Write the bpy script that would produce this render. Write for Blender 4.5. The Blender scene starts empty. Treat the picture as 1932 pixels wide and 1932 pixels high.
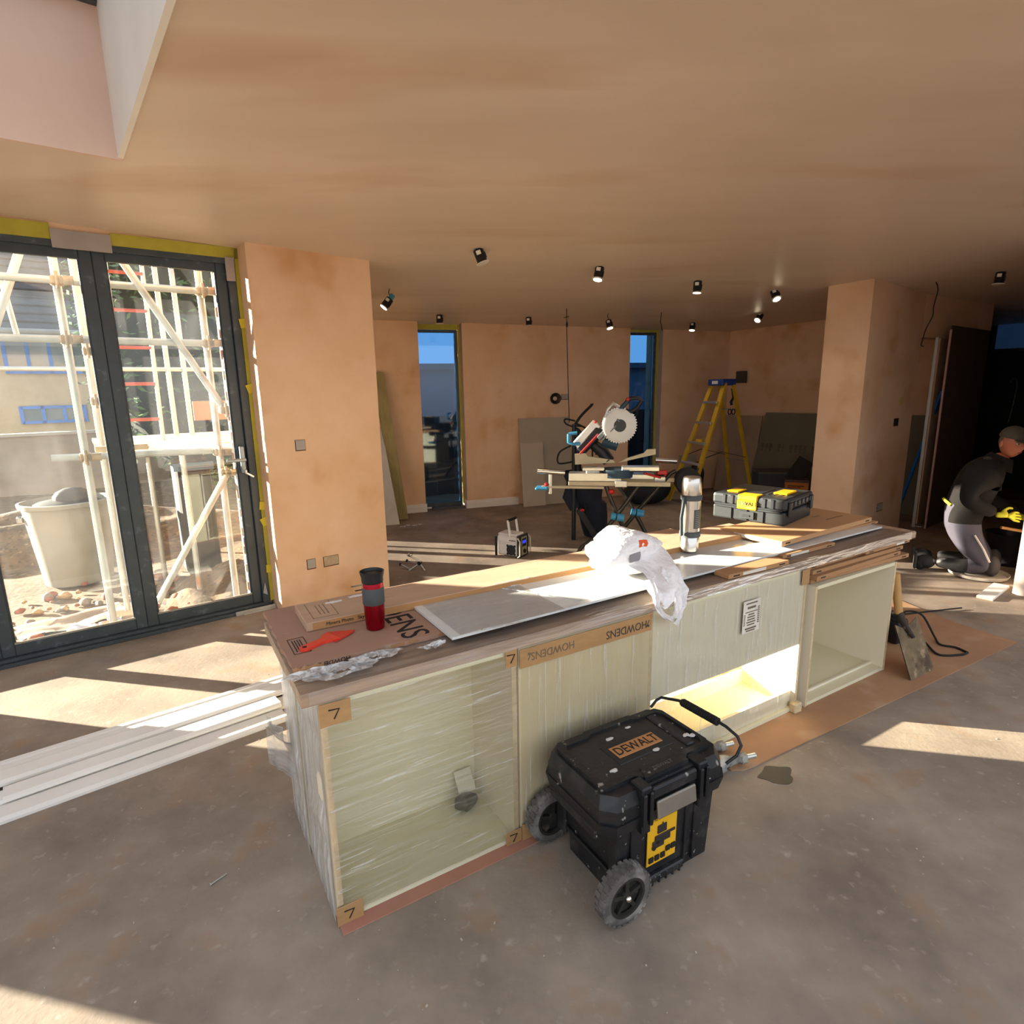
import bpy, bmesh, math, random
from mathutils import Vector, Matrix, noise
random.seed(7)
C = bpy.context.scene.collection
sc = bpy.context.scene
R = math.radians
# ------------------------------------------------------------------ camera
cam = bpy.data.objects.new('camera', bpy.data.cameras.new('camera'))
C.objects.link(cam)
cam.data.sensor_width = 36.0
cam.data.lens = 20.683
cam.data.clip_start = 0.05
cam.matrix_world = Matrix(((0.999848, 0.017452, 0.000000, 0), (-0.003629, 0.207880, -0.978148, 0), (-0.017071, 0.977999, 0.207912, 1.6), (0, 0, 0, 1)))
sc.camera = cam
# ------------------------------------------------------------------ sky, sun, exposure
def aim(az, el):                                        # direction a ray travels, azimuth from +Y clockwise
    return Vector((math.sin(R(az)) * math.cos(R(el)), math.cos(R(az)) * math.cos(R(el)), -math.sin(R(el))))
SUN = aim(102.5, 11.5)
sun = bpy.data.objects.new('sun', bpy.data.lights.new('sun', 'SUN'))
C.objects.link(sun)
sun.data.energy = 28.0
sun.data.color = (1.0, 0.90, 0.74)
sun.data.angle = R(0.5)
sun.rotation_euler = SUN.to_track_quat('-Z', 'Y').to_euler()
w = bpy.data.worlds.new('sky'); sc.world = w; w.use_nodes = True
nt = w.node_tree; nt.nodes.clear()
tc = nt.nodes.new('ShaderNodeTexCoord'); sx = nt.nodes.new('ShaderNodeSeparateXYZ')
mr = nt.nodes.new('ShaderNodeMapRange'); cr = nt.nodes.new('ShaderNodeValToRGB')
bg = nt.nodes.new('ShaderNodeBackground'); wo = nt.nodes.new('ShaderNodeOutputWorld')
nt.links.new(tc.outputs['Generated'], sx.inputs[0]); nt.links.new(sx.outputs['Z'], mr.inputs[0])
mr.inputs[1].default_value = -0.1; mr.inputs[2].default_value = 1.0
nt.links.new(mr.outputs[0], cr.inputs[0]); nt.links.new(cr.outputs[0], bg.inputs[0]); nt.links.new(bg.outputs[0], wo.inputs[0])
e = cr.color_ramp.elements
e[0].position = 0.0; e[0].color = (0.34, 0.33, 0.31, 1)
e[1].position = 1.0; e[1].color = (0.66, 0.80, 1.0, 1)
n_ = e.new(0.1); n_.color = (0.92, 0.95, 1.0, 1)
n_ = e.new(0.35); n_.color = (0.80, 0.89, 1.0, 1)
SKY = 0.92
bg.inputs[1].default_value = SKY
sc.view_settings.view_transform = 'Standard'
sc.view_settings.look = 'None'
sc.view_settings.gamma = 1.0
sc.view_settings.use_curve_mapping = False
sc.view_settings.exposure = 1.0
sc.cycles.max_bounces = 14
sc.cycles.diffuse_bounces = 8
sc.cycles.transparent_max_bounces = 24
sc.cycles.sample_clamp_indirect = 6.0
sc.cycles.caustics_reflective = False
sc.cycles.caustics_refractive = False

# ------------------------------------------------------------------ helpers
def rgb(h):
    if not isinstance(h, str): return tuple(h)
    h = h.lstrip('#'); o = []
    for i in (0, 2, 4):
        v = int(h[i:i+2], 16) / 255
        o.append(v / 12.92 if v <= 0.04045 else ((v + 0.055) / 1.055) ** 2.4)
    return tuple(o)
MATS = {}
def mat(name, c, rough=0.6, metal=0.0, var=0.12, scale=5.0, bump=0.0, bscale=80.0, stretch=(1, 1, 1),
        spots=None, spec=0.4, c2=None, trans=0.0, emit=0.0, fleck=None):
    """procedural principled material: two-tone noise, optional stains / flecks and fine relief"""
    if name in MATS: return MATS[name]
    m = bpy.data.materials.new(name); m.use_nodes = True
    t = m.node_tree; N = t.nodes; L = t.links
    p = N['Principled BSDF']
    c = rgb(c)
    co = N.new('ShaderNodeTexCoord'); mp = N.new('ShaderNodeMapping'); L.new(co.outputs['Object'], mp.inputs[0])
    mp.inputs['Scale'].default_value = stretch
    nz = N.new('ShaderNodeTexNoise'); L.new(mp.outputs[0], nz.inputs['Vector'])
    nz.inputs['Scale'].default_value = scale; nz.inputs['Detail'].default_value = 5; nz.inputs['Roughness'].default_value = 0.6
    r = N.new('ShaderNodeValToRGB'); L.new(nz.outputs['Fac'], r.inputs[0])
    a, b = r.color_ramp.elements
    a.position = 0.32; b.position = 0.68
    lo = rgb(c2) if c2 else tuple(x * (1 - var) for x in c)
    a.color = (*lo, 1); b.color = (*(min(1, x * (1 + var * 0.6)) for x in c), 1)
    out = r.outputs[0]
    for sp in (spots, fleck):
        if not sp: continue
        sc_, col, lo_, hi_ = sp
        n2 = N.new('ShaderNodeTexNoise'); L.new(mp.outputs[0], n2.inputs['Vector'])
        n2.inputs['Scale'].default_value = sc_; n2.inputs['Detail'].default_value = 3
        mrn = N.new('ShaderNodeMapRange'); L.new(n2.outputs['Fac'], mrn.inputs[0])
        mrn.inputs[1].default_value = lo_; mrn.inputs[2].default_value = hi_
        mx = N.new('ShaderNodeMixRGB'); L.new(mrn.outputs[0], mx.inputs[0]); L.new(out, mx.inputs[1])
        mx.inputs[2].default_value = (*rgb(col), 1); out = mx.outputs[0]
    L.new(out, p.inputs['Base Color'])
    p.inputs['Roughness'].default_value = rough; p.inputs['Metallic'].default_value = metal
    p.inputs['Specular IOR Level'].default_value = spec
    if trans: p.inputs['Transmission Weight'].default_value = trans
    if emit:
        L.new(out, p.inputs['Emission Color']); p.inputs['Emission Strength'].default_value = emit
    if bump:
        n3 = N.new('ShaderNodeTexNoise'); L.new(mp.outputs[0], n3.inputs['Vector']); n3.inputs['Scale'].default_value = bscale
        n3.inputs['Detail'].default_value = 4
        bp = N.new('ShaderNodeBump'); L.new(n3.outputs['Fac'], bp.inputs['Height'])
        bp.inputs['Strength'].default_value = bump; bp.inputs['Distance'].default_value = 0.01
        L.new(bp.outputs[0], p.inputs['Normal'])
    MATS[name] = m
    return m
def film(name, tint=(1, 1, 1), haze=0.12, gloss=0.10, rough=0.15, wrinkle=0.5, stretch=(2, 2, 30), streak=0.0, scale=4.0, rot=(0, 0, 0)):
    """thin clear sheet (glass or wrapping film): clear + fresnel gloss + a little hazy diffuse, with creases"""
    if name in MATS: return MATS[name]
    m = bpy.data.materials.new(name); m.use_nodes = True
    t = m.node_tree; N = t.nodes; L = t.links; N.clear()
    o = N.new('ShaderNodeOutputMaterial')
    tr = N.new('ShaderNodeBsdfTransparent'); tr.inputs[0].default_value = (*tint, 1)
    gl = N.new('ShaderNodeBsdfGlossy'); gl.inputs['Roughness'].default_value = rough
    df = N.new('ShaderNodeBsdfDiffuse'); df.inputs[0].default_value = (0.85, 0.85, 0.85, 1)
    tl = N.new('ShaderNodeBsdfTranslucent'); tl.inputs[0].default_value = (0.85, 0.85, 0.85, 1)
    dm = N.new('ShaderNodeMixShader'); dm.inputs[0].default_value = 0.22
    L.new(df.outputs[0], dm.inputs[1]); L.new(tl.outputs[0], dm.inputs[2])
    co = N.new('ShaderNodeTexCoord'); mp = N.new('ShaderNodeMapping'); L.new(co.outputs['Object'], mp.inputs[0])
    mp.inputs['Scale'].default_value = stretch; mp.inputs['Rotation'].default_value = rot
    nz = N.new('ShaderNodeTexNoise'); L.new(mp.outputs[0], nz.inputs['Vector']); nz.inputs['Scale'].default_value = scale
    nz.inputs['Detail'].default_value = 4; nz.inputs['Distortion'].default_value = 0.6
    fac = N.new('ShaderNodeMapRange'); L.new(nz.outputs['Fac'], fac.inputs[0])
    fac.inputs[1].default_value = 0.45; fac.inputs[2].default_value = 0.75
    fac.inputs[3].default_value = haze * 0.5; fac.inputs[4].default_value = haze * 2.0
    if streak:  # white streaks paint the highlights along creases in the film
        n2 = N.new('ShaderNodeTexNoise'); mp2 = N.new('ShaderNodeMapping'); L.new(co.outputs['Object'], mp2.inputs[0])
        mp2.inputs['Scale'].default_value = tuple(s_*k_ for s_, k_ in zip(stretch, (1.6, 1.6, 2.2) if stretch[2] > stretch[0] else (2.2, 1.6, 1.6))); mp2.inputs['Rotation'].default_value = rot
        L.new(mp2.outputs[0], n2.inputs['Vector']); n2.inputs['Scale'].default_value = scale; n2.inputs['Detail'].default_value = 2
        r2 = N.new('ShaderNodeMapRange'); L.new(n2.outputs['Fac'], r2.inputs[0])
        r2.inputs[1].default_value = 0.57; r2.inputs[2].default_value = 0.70; r2.inputs[4].default_value = streak
        mxs = N.new('ShaderNodeMath'); mxs.operation = 'MAXIMUM'; L.new(fac.outputs[0], mxs.inputs[0]); L.new(r2.outputs[0], mxs.inputs[1])
        fac = mxs
    m1 = N.new('ShaderNodeMixShader'); L.new(fac.outputs[0], m1.inputs[0]); L.new(tr.outputs[0], m1.inputs[1]); L.new(dm.outputs[0], m1.inputs[2])
    fr = N.new('ShaderNodeLayerWeight'); fr.inputs[0].default_value = 0.25
    ad = N.new('ShaderNodeMath'); ad.operation = 'MULTIPLY_ADD'
    L.new(fr.outputs['Fresnel'], ad.inputs[0]); ad.inputs[1].default_value = 0.6; ad.inputs[2].default_value = gloss
    m2 = N.new('ShaderNodeMixShader'); L.new(ad.outputs[0], m2.inputs[0]); L.new(m1.outputs[0], m2.inputs[1]); L.new(gl.outputs[0], m2.inputs[2])
    if wrinkle:
        bp = N.new('ShaderNodeBump'); L.new(nz.outputs['Fac'], bp.inputs['Height'])
        bp.inputs['Strength'].default_value = wrinkle; bp.inputs['Distance'].default_value = 0.02
        for s in (gl, df): L.new(bp.outputs[0], s.inputs['Normal'])
    L.new(m2.outputs[0], o.inputs[0])
    MATS[name] = m
    return m

class B:
    """collects simple solids in one mesh"""
    def __init__(s, M=None): s.v = []; s.f = []; s.M = M or Matrix()
    def add(s, vs, fs, M=None):
        T = s.M @ M if M is not None else s.M
        k = len(s.v); s.v += [T @ Vector(v) for v in vs]; s.f += [tuple(i + k for i in f) for f in fs]; return s
    def box(s, c, d, rz=0.0, bev=0.0, rot=None, seg=1):
        M = Matrix.Translation(c) @ (rot.to_4x4() if rot is not None else Matrix.Rotation(rz, 4, 'Z'))
        x, y, z = (k / 2 for k in d)
        if not bev:
            return s.add([(i*x, j*y, k*z) for i in (-1, 1) for j in (-1, 1) for k in (-1, 1)],
                         [(0, 1, 3, 2), (4, 6, 7, 5), (0, 4, 5, 1), (2, 3, 7, 6), (0, 2, 6, 4), (1, 5, 7, 3)], M)
        bm = bmesh.new(); bmesh.ops.create_cube(bm, size=1)
        for v in bm.verts: v.co = Vector((v.co.x*d[0], v.co.y*d[1], v.co.z*d[2]))
        bmesh.ops.bevel(bm, geom=bm.edges[:], offset=min(bev, min(d)*0.45), segments=seg, affect='EDGES', profile=0.5)
        bm.verts.index_update()
        s.add([v.co.copy() for v in bm.verts], [[v.index for v in f.verts] for f in bm.faces], M); bm.free(); return s
    def b2(s, lo, hi, bev=0.0, seg=1):
        return s.box([(a+b)/2 for a, b in zip(lo, hi)], [abs(b-a) for a, b in zip(lo, hi)], bev=bev, seg=seg)
    def bar(s, p, q, wd, ht, up=(0, 0, 1), bev=0.0):
        p = Vector(p); q = Vector(q); x = (q-p); L = x.length; x.normalize(); u = Vector(up)
        y = u.cross(x); y = y.normalized() if y.length > 1e-5 else Vector((0, 1, 0)); z = x.cross(y)
        return s.box((p+q)/2, (L, wd, ht), rot=Matrix((x, y, z)).transposed(), bev=bev)
    def cyl(s, p, q, r, r2=None, n=14, cap=True):
        return s.tube([p, q], [r, r if r2 is None else r2], n, cap)
    def tube(s, pts, r, n=8, cap=True, closed=False):
        pts = [Vector(p) for p in pts]; k = len(pts); rr = r if isinstance(r, (list, tuple)) else [r]*k
        vs = []; u = None
        for i, p in enumerate(pts):
            a = pts[(i-1) % k] if (i > 0 or closed) else p; b = pts[(i+1) % k] if (i < k-1 or closed) else p
            d = (b-a).normalized()
            if u is None: u = d.orthogonal().normalized()
            u = (u - d*u.dot(d)); u = u.normalized() if u.length > 1e-6 else d.orthogonal().normalized()
            v = d.cross(u)
            for j in range(n):
                t = 2*math.pi*j/n; vs.append(p + (u*math.cos(t) + v*math.sin(t))*rr[i])
        fs = []
        for i in range(k if closed else k-1):
            i2 = (i+1) % k
            for j in range(n):
                fs.append((i*n+j, i*n+(j+1) % n, i2*n+(j+1) % n, i2*n+j))
        if cap and not closed: fs += [tuple(range(n))[::-1], tuple((k-1)*n+j for j in range(n))]
        return s.add(vs, fs)
    def lathe(s, prof, n=24, M=None, cap=True):
        vs = []; fs = []; k = len(prof)
        for r, z in prof:
            for j in range(n):
                t = 2*math.pi*j/n; vs.append((r*math.cos(t), r*math.sin(t), z))
        for i in range(k-1):
            for j in range(n): fs.append((i*n+j, i*n+(j+1) % n, (i+1)*n+(j+1) % n, (i+1)*n+j))
        if cap and prof[0][0] > 1e-6: fs.append(tuple(range(n))[::-1])
        if cap and prof[-1][0] > 1e-6: fs.append(tuple((k-1)*n+j for j in range(n)))
        return s.add(vs, fs, M)
    def prism(s, poly, z0, z1, M=None):
        n = len(poly); vs = [(x, y, z0) for x, y in poly] + [(x, y, z1) for x, y in poly]
        fs = [tuple(range(n))[::-1], tuple(range(n, 2*n))] + [(i, (i+1) % n, n+(i+1) % n, n+i) for i in range(n)]
        return s.add(vs, fs, M)
    def grid(s, fn, nu, nv, M=None):
        vs = [fn(i/nu, j/nv) for i in range(nu+1) for j in range(nv+1)]
        fs = [(i*(nv+1)+j, (i+1)*(nv+1)+j, (i+1)*(nv+1)+j+1, i*(nv+1)+j+1) for i in range(nu) for j in range(nv)]
        return s.add(vs, fs, M)
    def ball(s, c, r, n=12, m=8):
        r = r if isinstance(r, (tuple, list)) else (r, r, r)
        vs = []; fs = []
        for i in range(m+1):
            a = math.pi*i/m
            for j in range(n):
                t = 2*math.pi*j/n
                vs.append((c[0]+r[0]*math.sin(a)*math.cos(t), c[1]+r[1]*math.sin(a)*math.sin(t), c[2]+r[2]*math.cos(a)))
        for i in range(m):
            for j in range(n): fs.append((i*n+j, (i+1)*n+j, (i+1)*n+(j+1) % n, i*n+(j+1) % n))
        return s.add(vs, fs)
def mesh_of(name, b, m, smooth=False):
    me = bpy.data.meshes.new(name); me.from_pydata([tuple(v) for v in b.v], [], b.f)
    me.validate(); bm = bmesh.new(); bm.from_mesh(me); bmesh.ops.recalc_face_normals(bm, faces=bm.faces[:]); bm.to_mesh(me); bm.free()
    if m: me.materials.append(m)
    if smooth:
        for p in me.polygons: p.use_smooth = True
        me.set_sharp_from_angle(angle=R(smooth if smooth is not True else 40))
    return me
def obj(name, b, m, parent=None, smooth=False, loc=(0, 0, 0), rotz=0.0, label=None, kind=None):
    me = b if isinstance(b, bpy.types.Mesh) else mesh_of(name, b, m, smooth)
    o = bpy.data.objects.new(name, me); C.objects.link(o)
    o.location = loc; o.rotation_euler = (0, 0, rotz)
    if parent: o.parent = parent
    if label: o['label'] = label
    if kind: o['kind'] = kind
    return o
def thing(name, label, cat, loc=(0, 0, 0), rotz=0.0, group=None):
    o = bpy.data.objects.new(name, None); C.objects.link(o); o.empty_display_size = 0.1
    o.location = loc; o.rotation_euler = (0, 0, rotz); o['label'] = label; o['category'] = cat
    if group: o['group'] = group
    return o
def tag(o, label, cat, group=None, kind=None):
    o['label'] = label; o['category'] = cat
    if group: o['group'] = group
    if kind: o['kind'] = kind
    return o
def struct(name, b, m, parent=None, smooth=False, loc=(0, 0, 0), rotz=0.0):
    o = obj(name, b, m, parent, smooth, loc, rotz)
    if not parent: o['kind'] = 'structure'
    return o
def dup(root, loc=None, rot=None, label=None):
    r = root.copy(); C.objects.link(r)
    if loc is not None: r.location = loc
    if rot is not None: r.rotation_euler = rot
    if label: r['label'] = label
    for ch in list(root.children):
        c = ch.copy(); C.objects.link(c); c.parent = r
        for g in ch.children:
            d = g.copy(); C.objects.link(d); d.parent = c
    return r
def text(name, body, size, m, M, parent=None, ext=0.0006, align='CENTER', label=None, sx=1.0):
    cu = bpy.data.curves.new(name, 'FONT'); cu.body = body; cu.size = size; cu.extrude = ext
    cu.align_x = align; cu.align_y = 'CENTER'; cu.resolution_u = 3
    t = bpy.data.objects.new(name, cu); C.objects.link(t)
    bpy.context.view_layer.update()
    me = bpy.data.meshes.new_from_object(t.evaluated_get(bpy.context.evaluated_depsgraph_get()))
    bpy.data.objects.remove(t); bpy.data.curves.remove(cu)
    me.transform(M @ Matrix.Diagonal((sx, 1, 1, 1))); me.materials.clear(); me.materials.append(m)
    return obj(name, me, m, parent, label=label)
def axes(o, x, y):                                       # matrix from origin, x and y directions
    x = Vector(x).normalized(); y = Vector(y).normalized(); z = x.cross(y)
    M = Matrix((x, y, z)).transposed().to_4x4(); M.translation = Vector(o); return M
class Frame:
    def __init__(s, ox, oy, az):
        s.o = Vector((ox, oy, 0)); s.rz = R(90-az)
        s.x = Vector((math.sin(R(az)), math.cos(R(az)), 0)); s.y = Vector((-math.cos(R(az)), math.sin(R(az)), 0))
    def at(s, x, y, z=0.0): return s.o + s.x*x + s.y*y + Vector((0, 0, z))
HO = Frame(-1.87, 4.222, 52.3)      # house: x along the door wall, y outwards
IS = Frame(-0.55, 1.499, 59.2)      # row of kitchen units
BK = Frame(-0.62, 7.82, 71.5)       # far wall
def ceil_z(p): return 2.697 - 0.002*p[0] - 0.037*p[1]
def skinned(name, pts, edges, m, parent, sub=2, root=0):
    """one continuous limb surface grown round a skeleton of joints with radii"""
    me = bpy.data.meshes.new(name); me.from_pydata([p[:3] for p in pts], edges, [])
    o = bpy.data.objects.new(name, me); C.objects.link(o)
    sk = o.modifiers.new('skin', 'SKIN'); sk.use_smooth_shade = True
    for i, p in enumerate(pts):
        rr = p[3]; me.skin_vertices[0].data[i].radius = rr if isinstance(rr, tuple) else (rr, rr)
        me.skin_vertices[0].data[i].use_root = (i == root)
    sb = o.modifiers.new('sub', 'SUBSURF'); sb.levels = sub; sb.render_levels = sub
    bpy.context.view_layer.update()
    nm = bpy.data.meshes.new_from_object(o.evaluated_get(bpy.context.evaluated_depsgraph_get()))
    bpy.data.objects.remove(o); nm.materials.clear(); nm.materials.append(m)
    for p in nm.polygons: p.use_smooth = True
    return obj(name, nm, m, parent)
# ------------------------------------------------------------------ materials
PLASTER = mat('plaster', '#d8b698', 0.85, var=0.12, scale=1.6, bump=0.08, bscale=30, spots=(2.3, '#c18f60', 0.56, 0.80), c2='#cfa680')
CEIL = mat('ceiling_plaster', '#d2bfae', 0.42, var=0.10, scale=1.1, bump=0.05, bscale=12, stretch=(0.35, 1.3, 1), spots=(1.6, '#bf9f84', 0.58, 0.80), c2='#c9b5a2', spec=0.25)
CONC = mat('concrete_floor', '#9a8b7b', 0.8, var=0.14, scale=2.2, bump=0.10, bscale=45, c2='#786b60', spots=(4.5, '#94765a', 0.58, 0.82), fleck=(22, '#a99c8e', 0.62, 0.80), spec=0.25)
ANTH = mat('anthracite_aluminium', '#3a4247', 0.42, var=0.15, scale=9, spots=(18, '#5f686e', 0.62, 0.80))
TAPE = mat('yellow_masking_tape', '#a89d35', 0.7, var=0.12, scale=7)
GTAPE = mat('grey_duct_tape', '#9d948f', 0.5, var=0.1)
GLASS = film('window_glass', (0.95, 0.97, 0.955), haze=0.035, gloss=0.025, rough=0.02, wrinkle=0.0, stretch=(1.4, 1.4, 0.5), scale=2.2)
WHITEW = mat('white_wood_skylit_face', '#e6e2dc', 0.5, var=0.05, scale=3)
BRICK = mat('brick_orange', '#b4703f', 0.9, var=0.25, scale=6, bump=0.2, bscale=50)
BRICK2 = mat('brick_buff', '#b79a72', 0.9, var=0.2, scale=5, bump=0.2, bscale=50)
MORTAR = mat('mortar', '#9a9286', 0.95, var=0.1)
STEEL = mat('galvanised_tube', '#c4c6c0', 0.38, 0.75, var=0.15, scale=7, spots=(4, '#b07a4a', 0.68, 0.78))
GBOARD = mat('grey_plasterboard', '#a89b86', 0.9, var=0.08, scale=2)
DGREEN = mat('moisture_plasterboard', '#716a58', 0.9, var=0.1, scale=2)
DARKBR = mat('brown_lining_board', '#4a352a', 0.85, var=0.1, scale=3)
DARK = mat('dark_part_hall_gloom', '#1d1f22', 0.7, var=0.1)
BLACKP = mat('black_plastic', '#17181b', 0.45, var=0.15, scale=12)
RUBBER = mat('black_rubber', '#1c1b1a', 0.8, var=0.2, scale=20)
CHROME = mat('brushed_steel', '#c9c4bc', 0.22, 1.0, var=0.06, scale=4, stretch=(1, 1, 0.2))
ALU = mat('aluminium', '#c6c4bf', 0.32, 0.9, var=0.08, scale=8)
CARD = mat('cardboard', '#a97f58', 0.85, var=0.08, scale=3, stretch=(1, 8, 1), bump=0.03)
CARDP = mat('dusty_cardboard', '#a07d68', 0.85, var=0.1, scale=2.2, spots=(5, '#bfae9f', 0.62, 0.78))
INK = mat('black_print', '#1c1815', 0.8)
SOCKET = mat('pale_box_back', '#a39a92', 0.7)

# ------------------------------------------------------------------ room shell
def poly_struct(name, pts, z0, z1, m):
    return struct(name, B().prism([(p[0], p[1]) for p in pts], z0, z1), m)
h = lambda x, y: HO.at(x, y)
# corners of the plan
G0 = h(0.92, 0.08); GA = R(-37.7); gd = Vector((math.sin(GA), math.cos(GA), 0))
G1 = G0 + gd*2.10; G2 = G0 + gd*2.86
BKR = BK.at(4.14, 0)
# floor and ceiling
struct('floor', B().prism([tuple(h(-6.3, 0.10)[:2]), tuple(h(0.9, 0.10)[:2]), tuple((G2+Vector((-.35, .2, 0)))[:2]), tuple(BK.at(-2.6, .35)[:2]), tuple(BK.at(4.4, .35)[:2]), tuple(h(7.3, .9)[:2]), tuple(h(12, .9)[:2]), tuple(h(12, -9.3)[:2]), tuple(h(-6.3, -9.3)[:2])], -0.12, 0), CONC)
def slab(name, quad, m, t=0.3):
    vs = [(p[0], p[1], ceil_z(p)) for p in quad]; k = len(vs)
    vs += [(x, y, z+t) for x, y, z in vs]
    return struct(name, B().add(vs, [tuple(range(k)), tuple(range(2*k-1, k-1, -1))] + [(i, (i+1) % k, k+(i+1) % k, k+i) for i in range(k)]), m)
SKX0, SKX1, SKY0, SKY1 = -2.75, -0.69, -3.7, -1.22          # rooflight opening in house frame
def ceiling_mesh():
    b = B(Matrix())
    def add(q):
        vs = [(p[0], p[1], ceil_z(p)) for p in q]; k = len(vs); vs += [(x, y, z+.25) for x, y, z in vs]
        b.add(vs, [tuple(range(k)), tuple(range(2*k-1, k-1, -1))] + [(i, (i+1) % k, k+(i+1) % k, k+i) for i in range(k)])
    add([h(-6.3, .1), h(SKX0, .1), h(SKX0, -4.2), h(-6.3, -4.2)])
    add([h(SKX0, SKY1), h(SKX0, .1), h(SKX1, .1), h(SKX1, SKY1)])
    add([h(SKX0, -4.2), h(SKX0, SKY0), h(SKX1, SKY0), h(SKX1, -4.2)])
    add([h(SKX1, -5.0), h(SKX1, .1), h(.92, .1), G2+Vector((-.35, .2, 0)), BK.at(-2.6, .35), BK.at(4.4, .35), h(7.3, .9), h(12, .9), h(12, -5.0)])
    return b
struct('ceiling', ceiling_mesh(), CEIL, smooth=False)
# rooflight shaft: four plastered faces, a dark frame and glass on top
SHAFT = mat('rooflight_shaft_plaster', '#d8bdb0', 0.8, var=0.06, scale=1.5)
zt = 3.25
def wallbox(name, x0, x1, y0, y1, z0, z1, m, parent=None):
    b = B().b2((x0, y0, z0), (x1, y1, z1))
    return struct(name, b, m, parent, loc=HO.at(0, 0), rotz=HO.rz)
t = 0.02
wallbox('trim_1', SKX0, SKX1, SKY1-t, SKY1, 2.59, zt, SHAFT)
wallbox('trim_2', SKX1-t, SKX1, SKY0+t, SKY1-t, 2.595, zt, WHITEW)  # white here puts the sky's brightness on this face into its colour
wallbox('trim_3', SKX0, SKX0+t, SKY0+t, SKY1-t, 2.62, zt, SHAFT)
wallbox('trim_4', SKX0, SKX1, SKY0, SKY0+t, 2.66, zt, SHAFT)
rl = struct('window_1', B().b2((SKX0-.05, SKY1-.06, zt-.09), (SKX1+.05, SKY1+.07, zt)).b2((SKX0-.05, SKY0-.07, zt-.06), (SKX1+.05, SKY0+.06, zt)).b2((SKX1-.06, SKY0, zt-.06), (SKX1+.07, SKY1, zt)).b2((SKX0-.07, SKY0, zt-.06), (SKX0+.06, SKY1, zt)), ANTH, loc=HO.at(0, 0), rotz=HO.rz)
obj('pane', B().b2((SKX0, SKY0, zt-.03), (SKX1, SKY1, zt-.01)), GLASS, rl)
# wall with the folding doors: solid lengths each side, pier, and the pane beyond
CZ = 2.75
wallbox('wall_left', -3.40, -2.26, -.2, .12, 0, CZ, PLASTER)
wallbox('wall_left_end', -6.3, -5.5, -.2, .12, 0, CZ, PLASTER)
pier = wallbox('wall_pier', .055, .92, -.2, .10, 0, CZ, PLASTER)
# glazing further left (outside the picture, it lets the sun in)
def frame_unit(b, x0, x1, z0, z1, wd, y0, y1, bottom=None, top=None):
    bo = bottom or wd; to = top or wd
    b.b2((x0, y0, z0), (x0+wd, y1, z1), .004); b.b2((x1-wd, y0, z0), (x1, y1, z1), .004)
    b.b2((x0+wd, y0, z0), (x1-wd, y1, z0+bo), .004); b.b2((x0+wd, y0, z1-to), (x1-wd, y1, z1), .004)
wn = struct('window_2', (lambda b: (frame_unit(b, -5.5, -3.40, 0, 2.56, .08, .0, .07), b)[1])(B()), ANTH, loc=HO.at(0, 0), rotz=HO.rz)
obj('pane', B().b2((-5.42, .03, .08), (-3.48, .05, 2.48)), GLASS, wn)
# folding doors, three leaves: fixed outer frame with sill, then the leaves
door = thing('door_1', 'anthracite aluminium folding doors, glazed, edged with yellow tape', 'door', HO.at(0, 0), HO.rz)
door['kind'] = 'structure'
fb = B()
fb.b2((-2.26, -.005, 2.395+.045), (.03, .085, 2.478), .003)
fb.b2((-.02, -.004, .0), (.03, .085, 2.475), .003)
fb.b2((-2.26, -.004, .0), (-2.21, .085, 2.475), .003)
fb.b2((-2.26, -.045, .0), (.03, .085, .022), .003)
fb.b2((-2.26, -.015, .022), (.03, .085, .042), .003)
obj('outer_frame', fb, ANTH, door)
LEAF = [(-.7665, -.021), (-1.5285, -.7675), (-2.207, -1.5295)]
for k, (x0, x1) in enumerate(LEAF):
    lb = B(); frame_unit(lb, x0, x1, .041, 2.447, .064, .026, .06, bottom=.072, top=.06)
    lb.b2((x0+.064, .040, .112), (x0+.074, .056, 2.387)).b2((x1-.074, .040, .112), (x1-.064, .056, 2.387))
    lf = obj('leaf', lb, ANTH, door)
    obj('pane', B().b2((x0+.062, .044, .11), (x1-.062, .050, 2.389)), GLASS, lf)
    if k < 2:
        obj('bead', B().b2((x0+.066, .030, .110), (x1-.066, .040, .124)), mat('grey_gasket', '#8e8778', 0.6), lf)
hb = B().b2((-.070, -.016, 1.03), (-.040, .027, 1.22), .004).cyl((-.055, -.02, 1.13), (-.055, -.065, 1.13), .011).b2((-.175, -.078, 1.118), (-.045, -.058, 1.142), .006)
obj('handle', hb, mat('grey_handle', '#8a8f90', 0.35, 0.7), door)
obj('key', B().cyl((-.056, -.02, 1.045), (-.056, -.05, 1.045), .006).b2((-.062, -.075, 1.03), (-.05, -.045, 1.06), .003).box((-.03, -.055, 1.02), (.06, .003, .012), rot=Matrix.Rotation(R(35), 3, 'Y')), ALU, door)
for k, (x0, x1, z0, z1) in enumerate([(-2.26, -.95, 2.475, 2.56), (-.66, .055, 2.475, 2.545)]):
    obj('tape_strip', B().b2((x0, -.012, z0), (x1, .0, z1)), TAPE, door)
obj('tape_strip', B().b2((.03, -.012, .05), (.062, .0, 2.54)), TAPE, door)
for z in (2.06, 1.62, .78, .66, .3):
    obj('tape_patch', B().box((.045, -.016, z), (.05, .006, .06), rot=Matrix.Rotation(R(random.uniform(-25, 25)), 3, 'Y')), mat('bright_yellow_tape', '#c7b62e', 0.6), door)
obj('duct_tape', B().b2((-.95, -.02, 2.43), (-.66, -.006, 2.53)), GTAPE, door)
obj('duct_tape', B().b2((-.03, -.02, 2.33), (.025, -.006, 2.48)), GTAPE, door)
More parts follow.
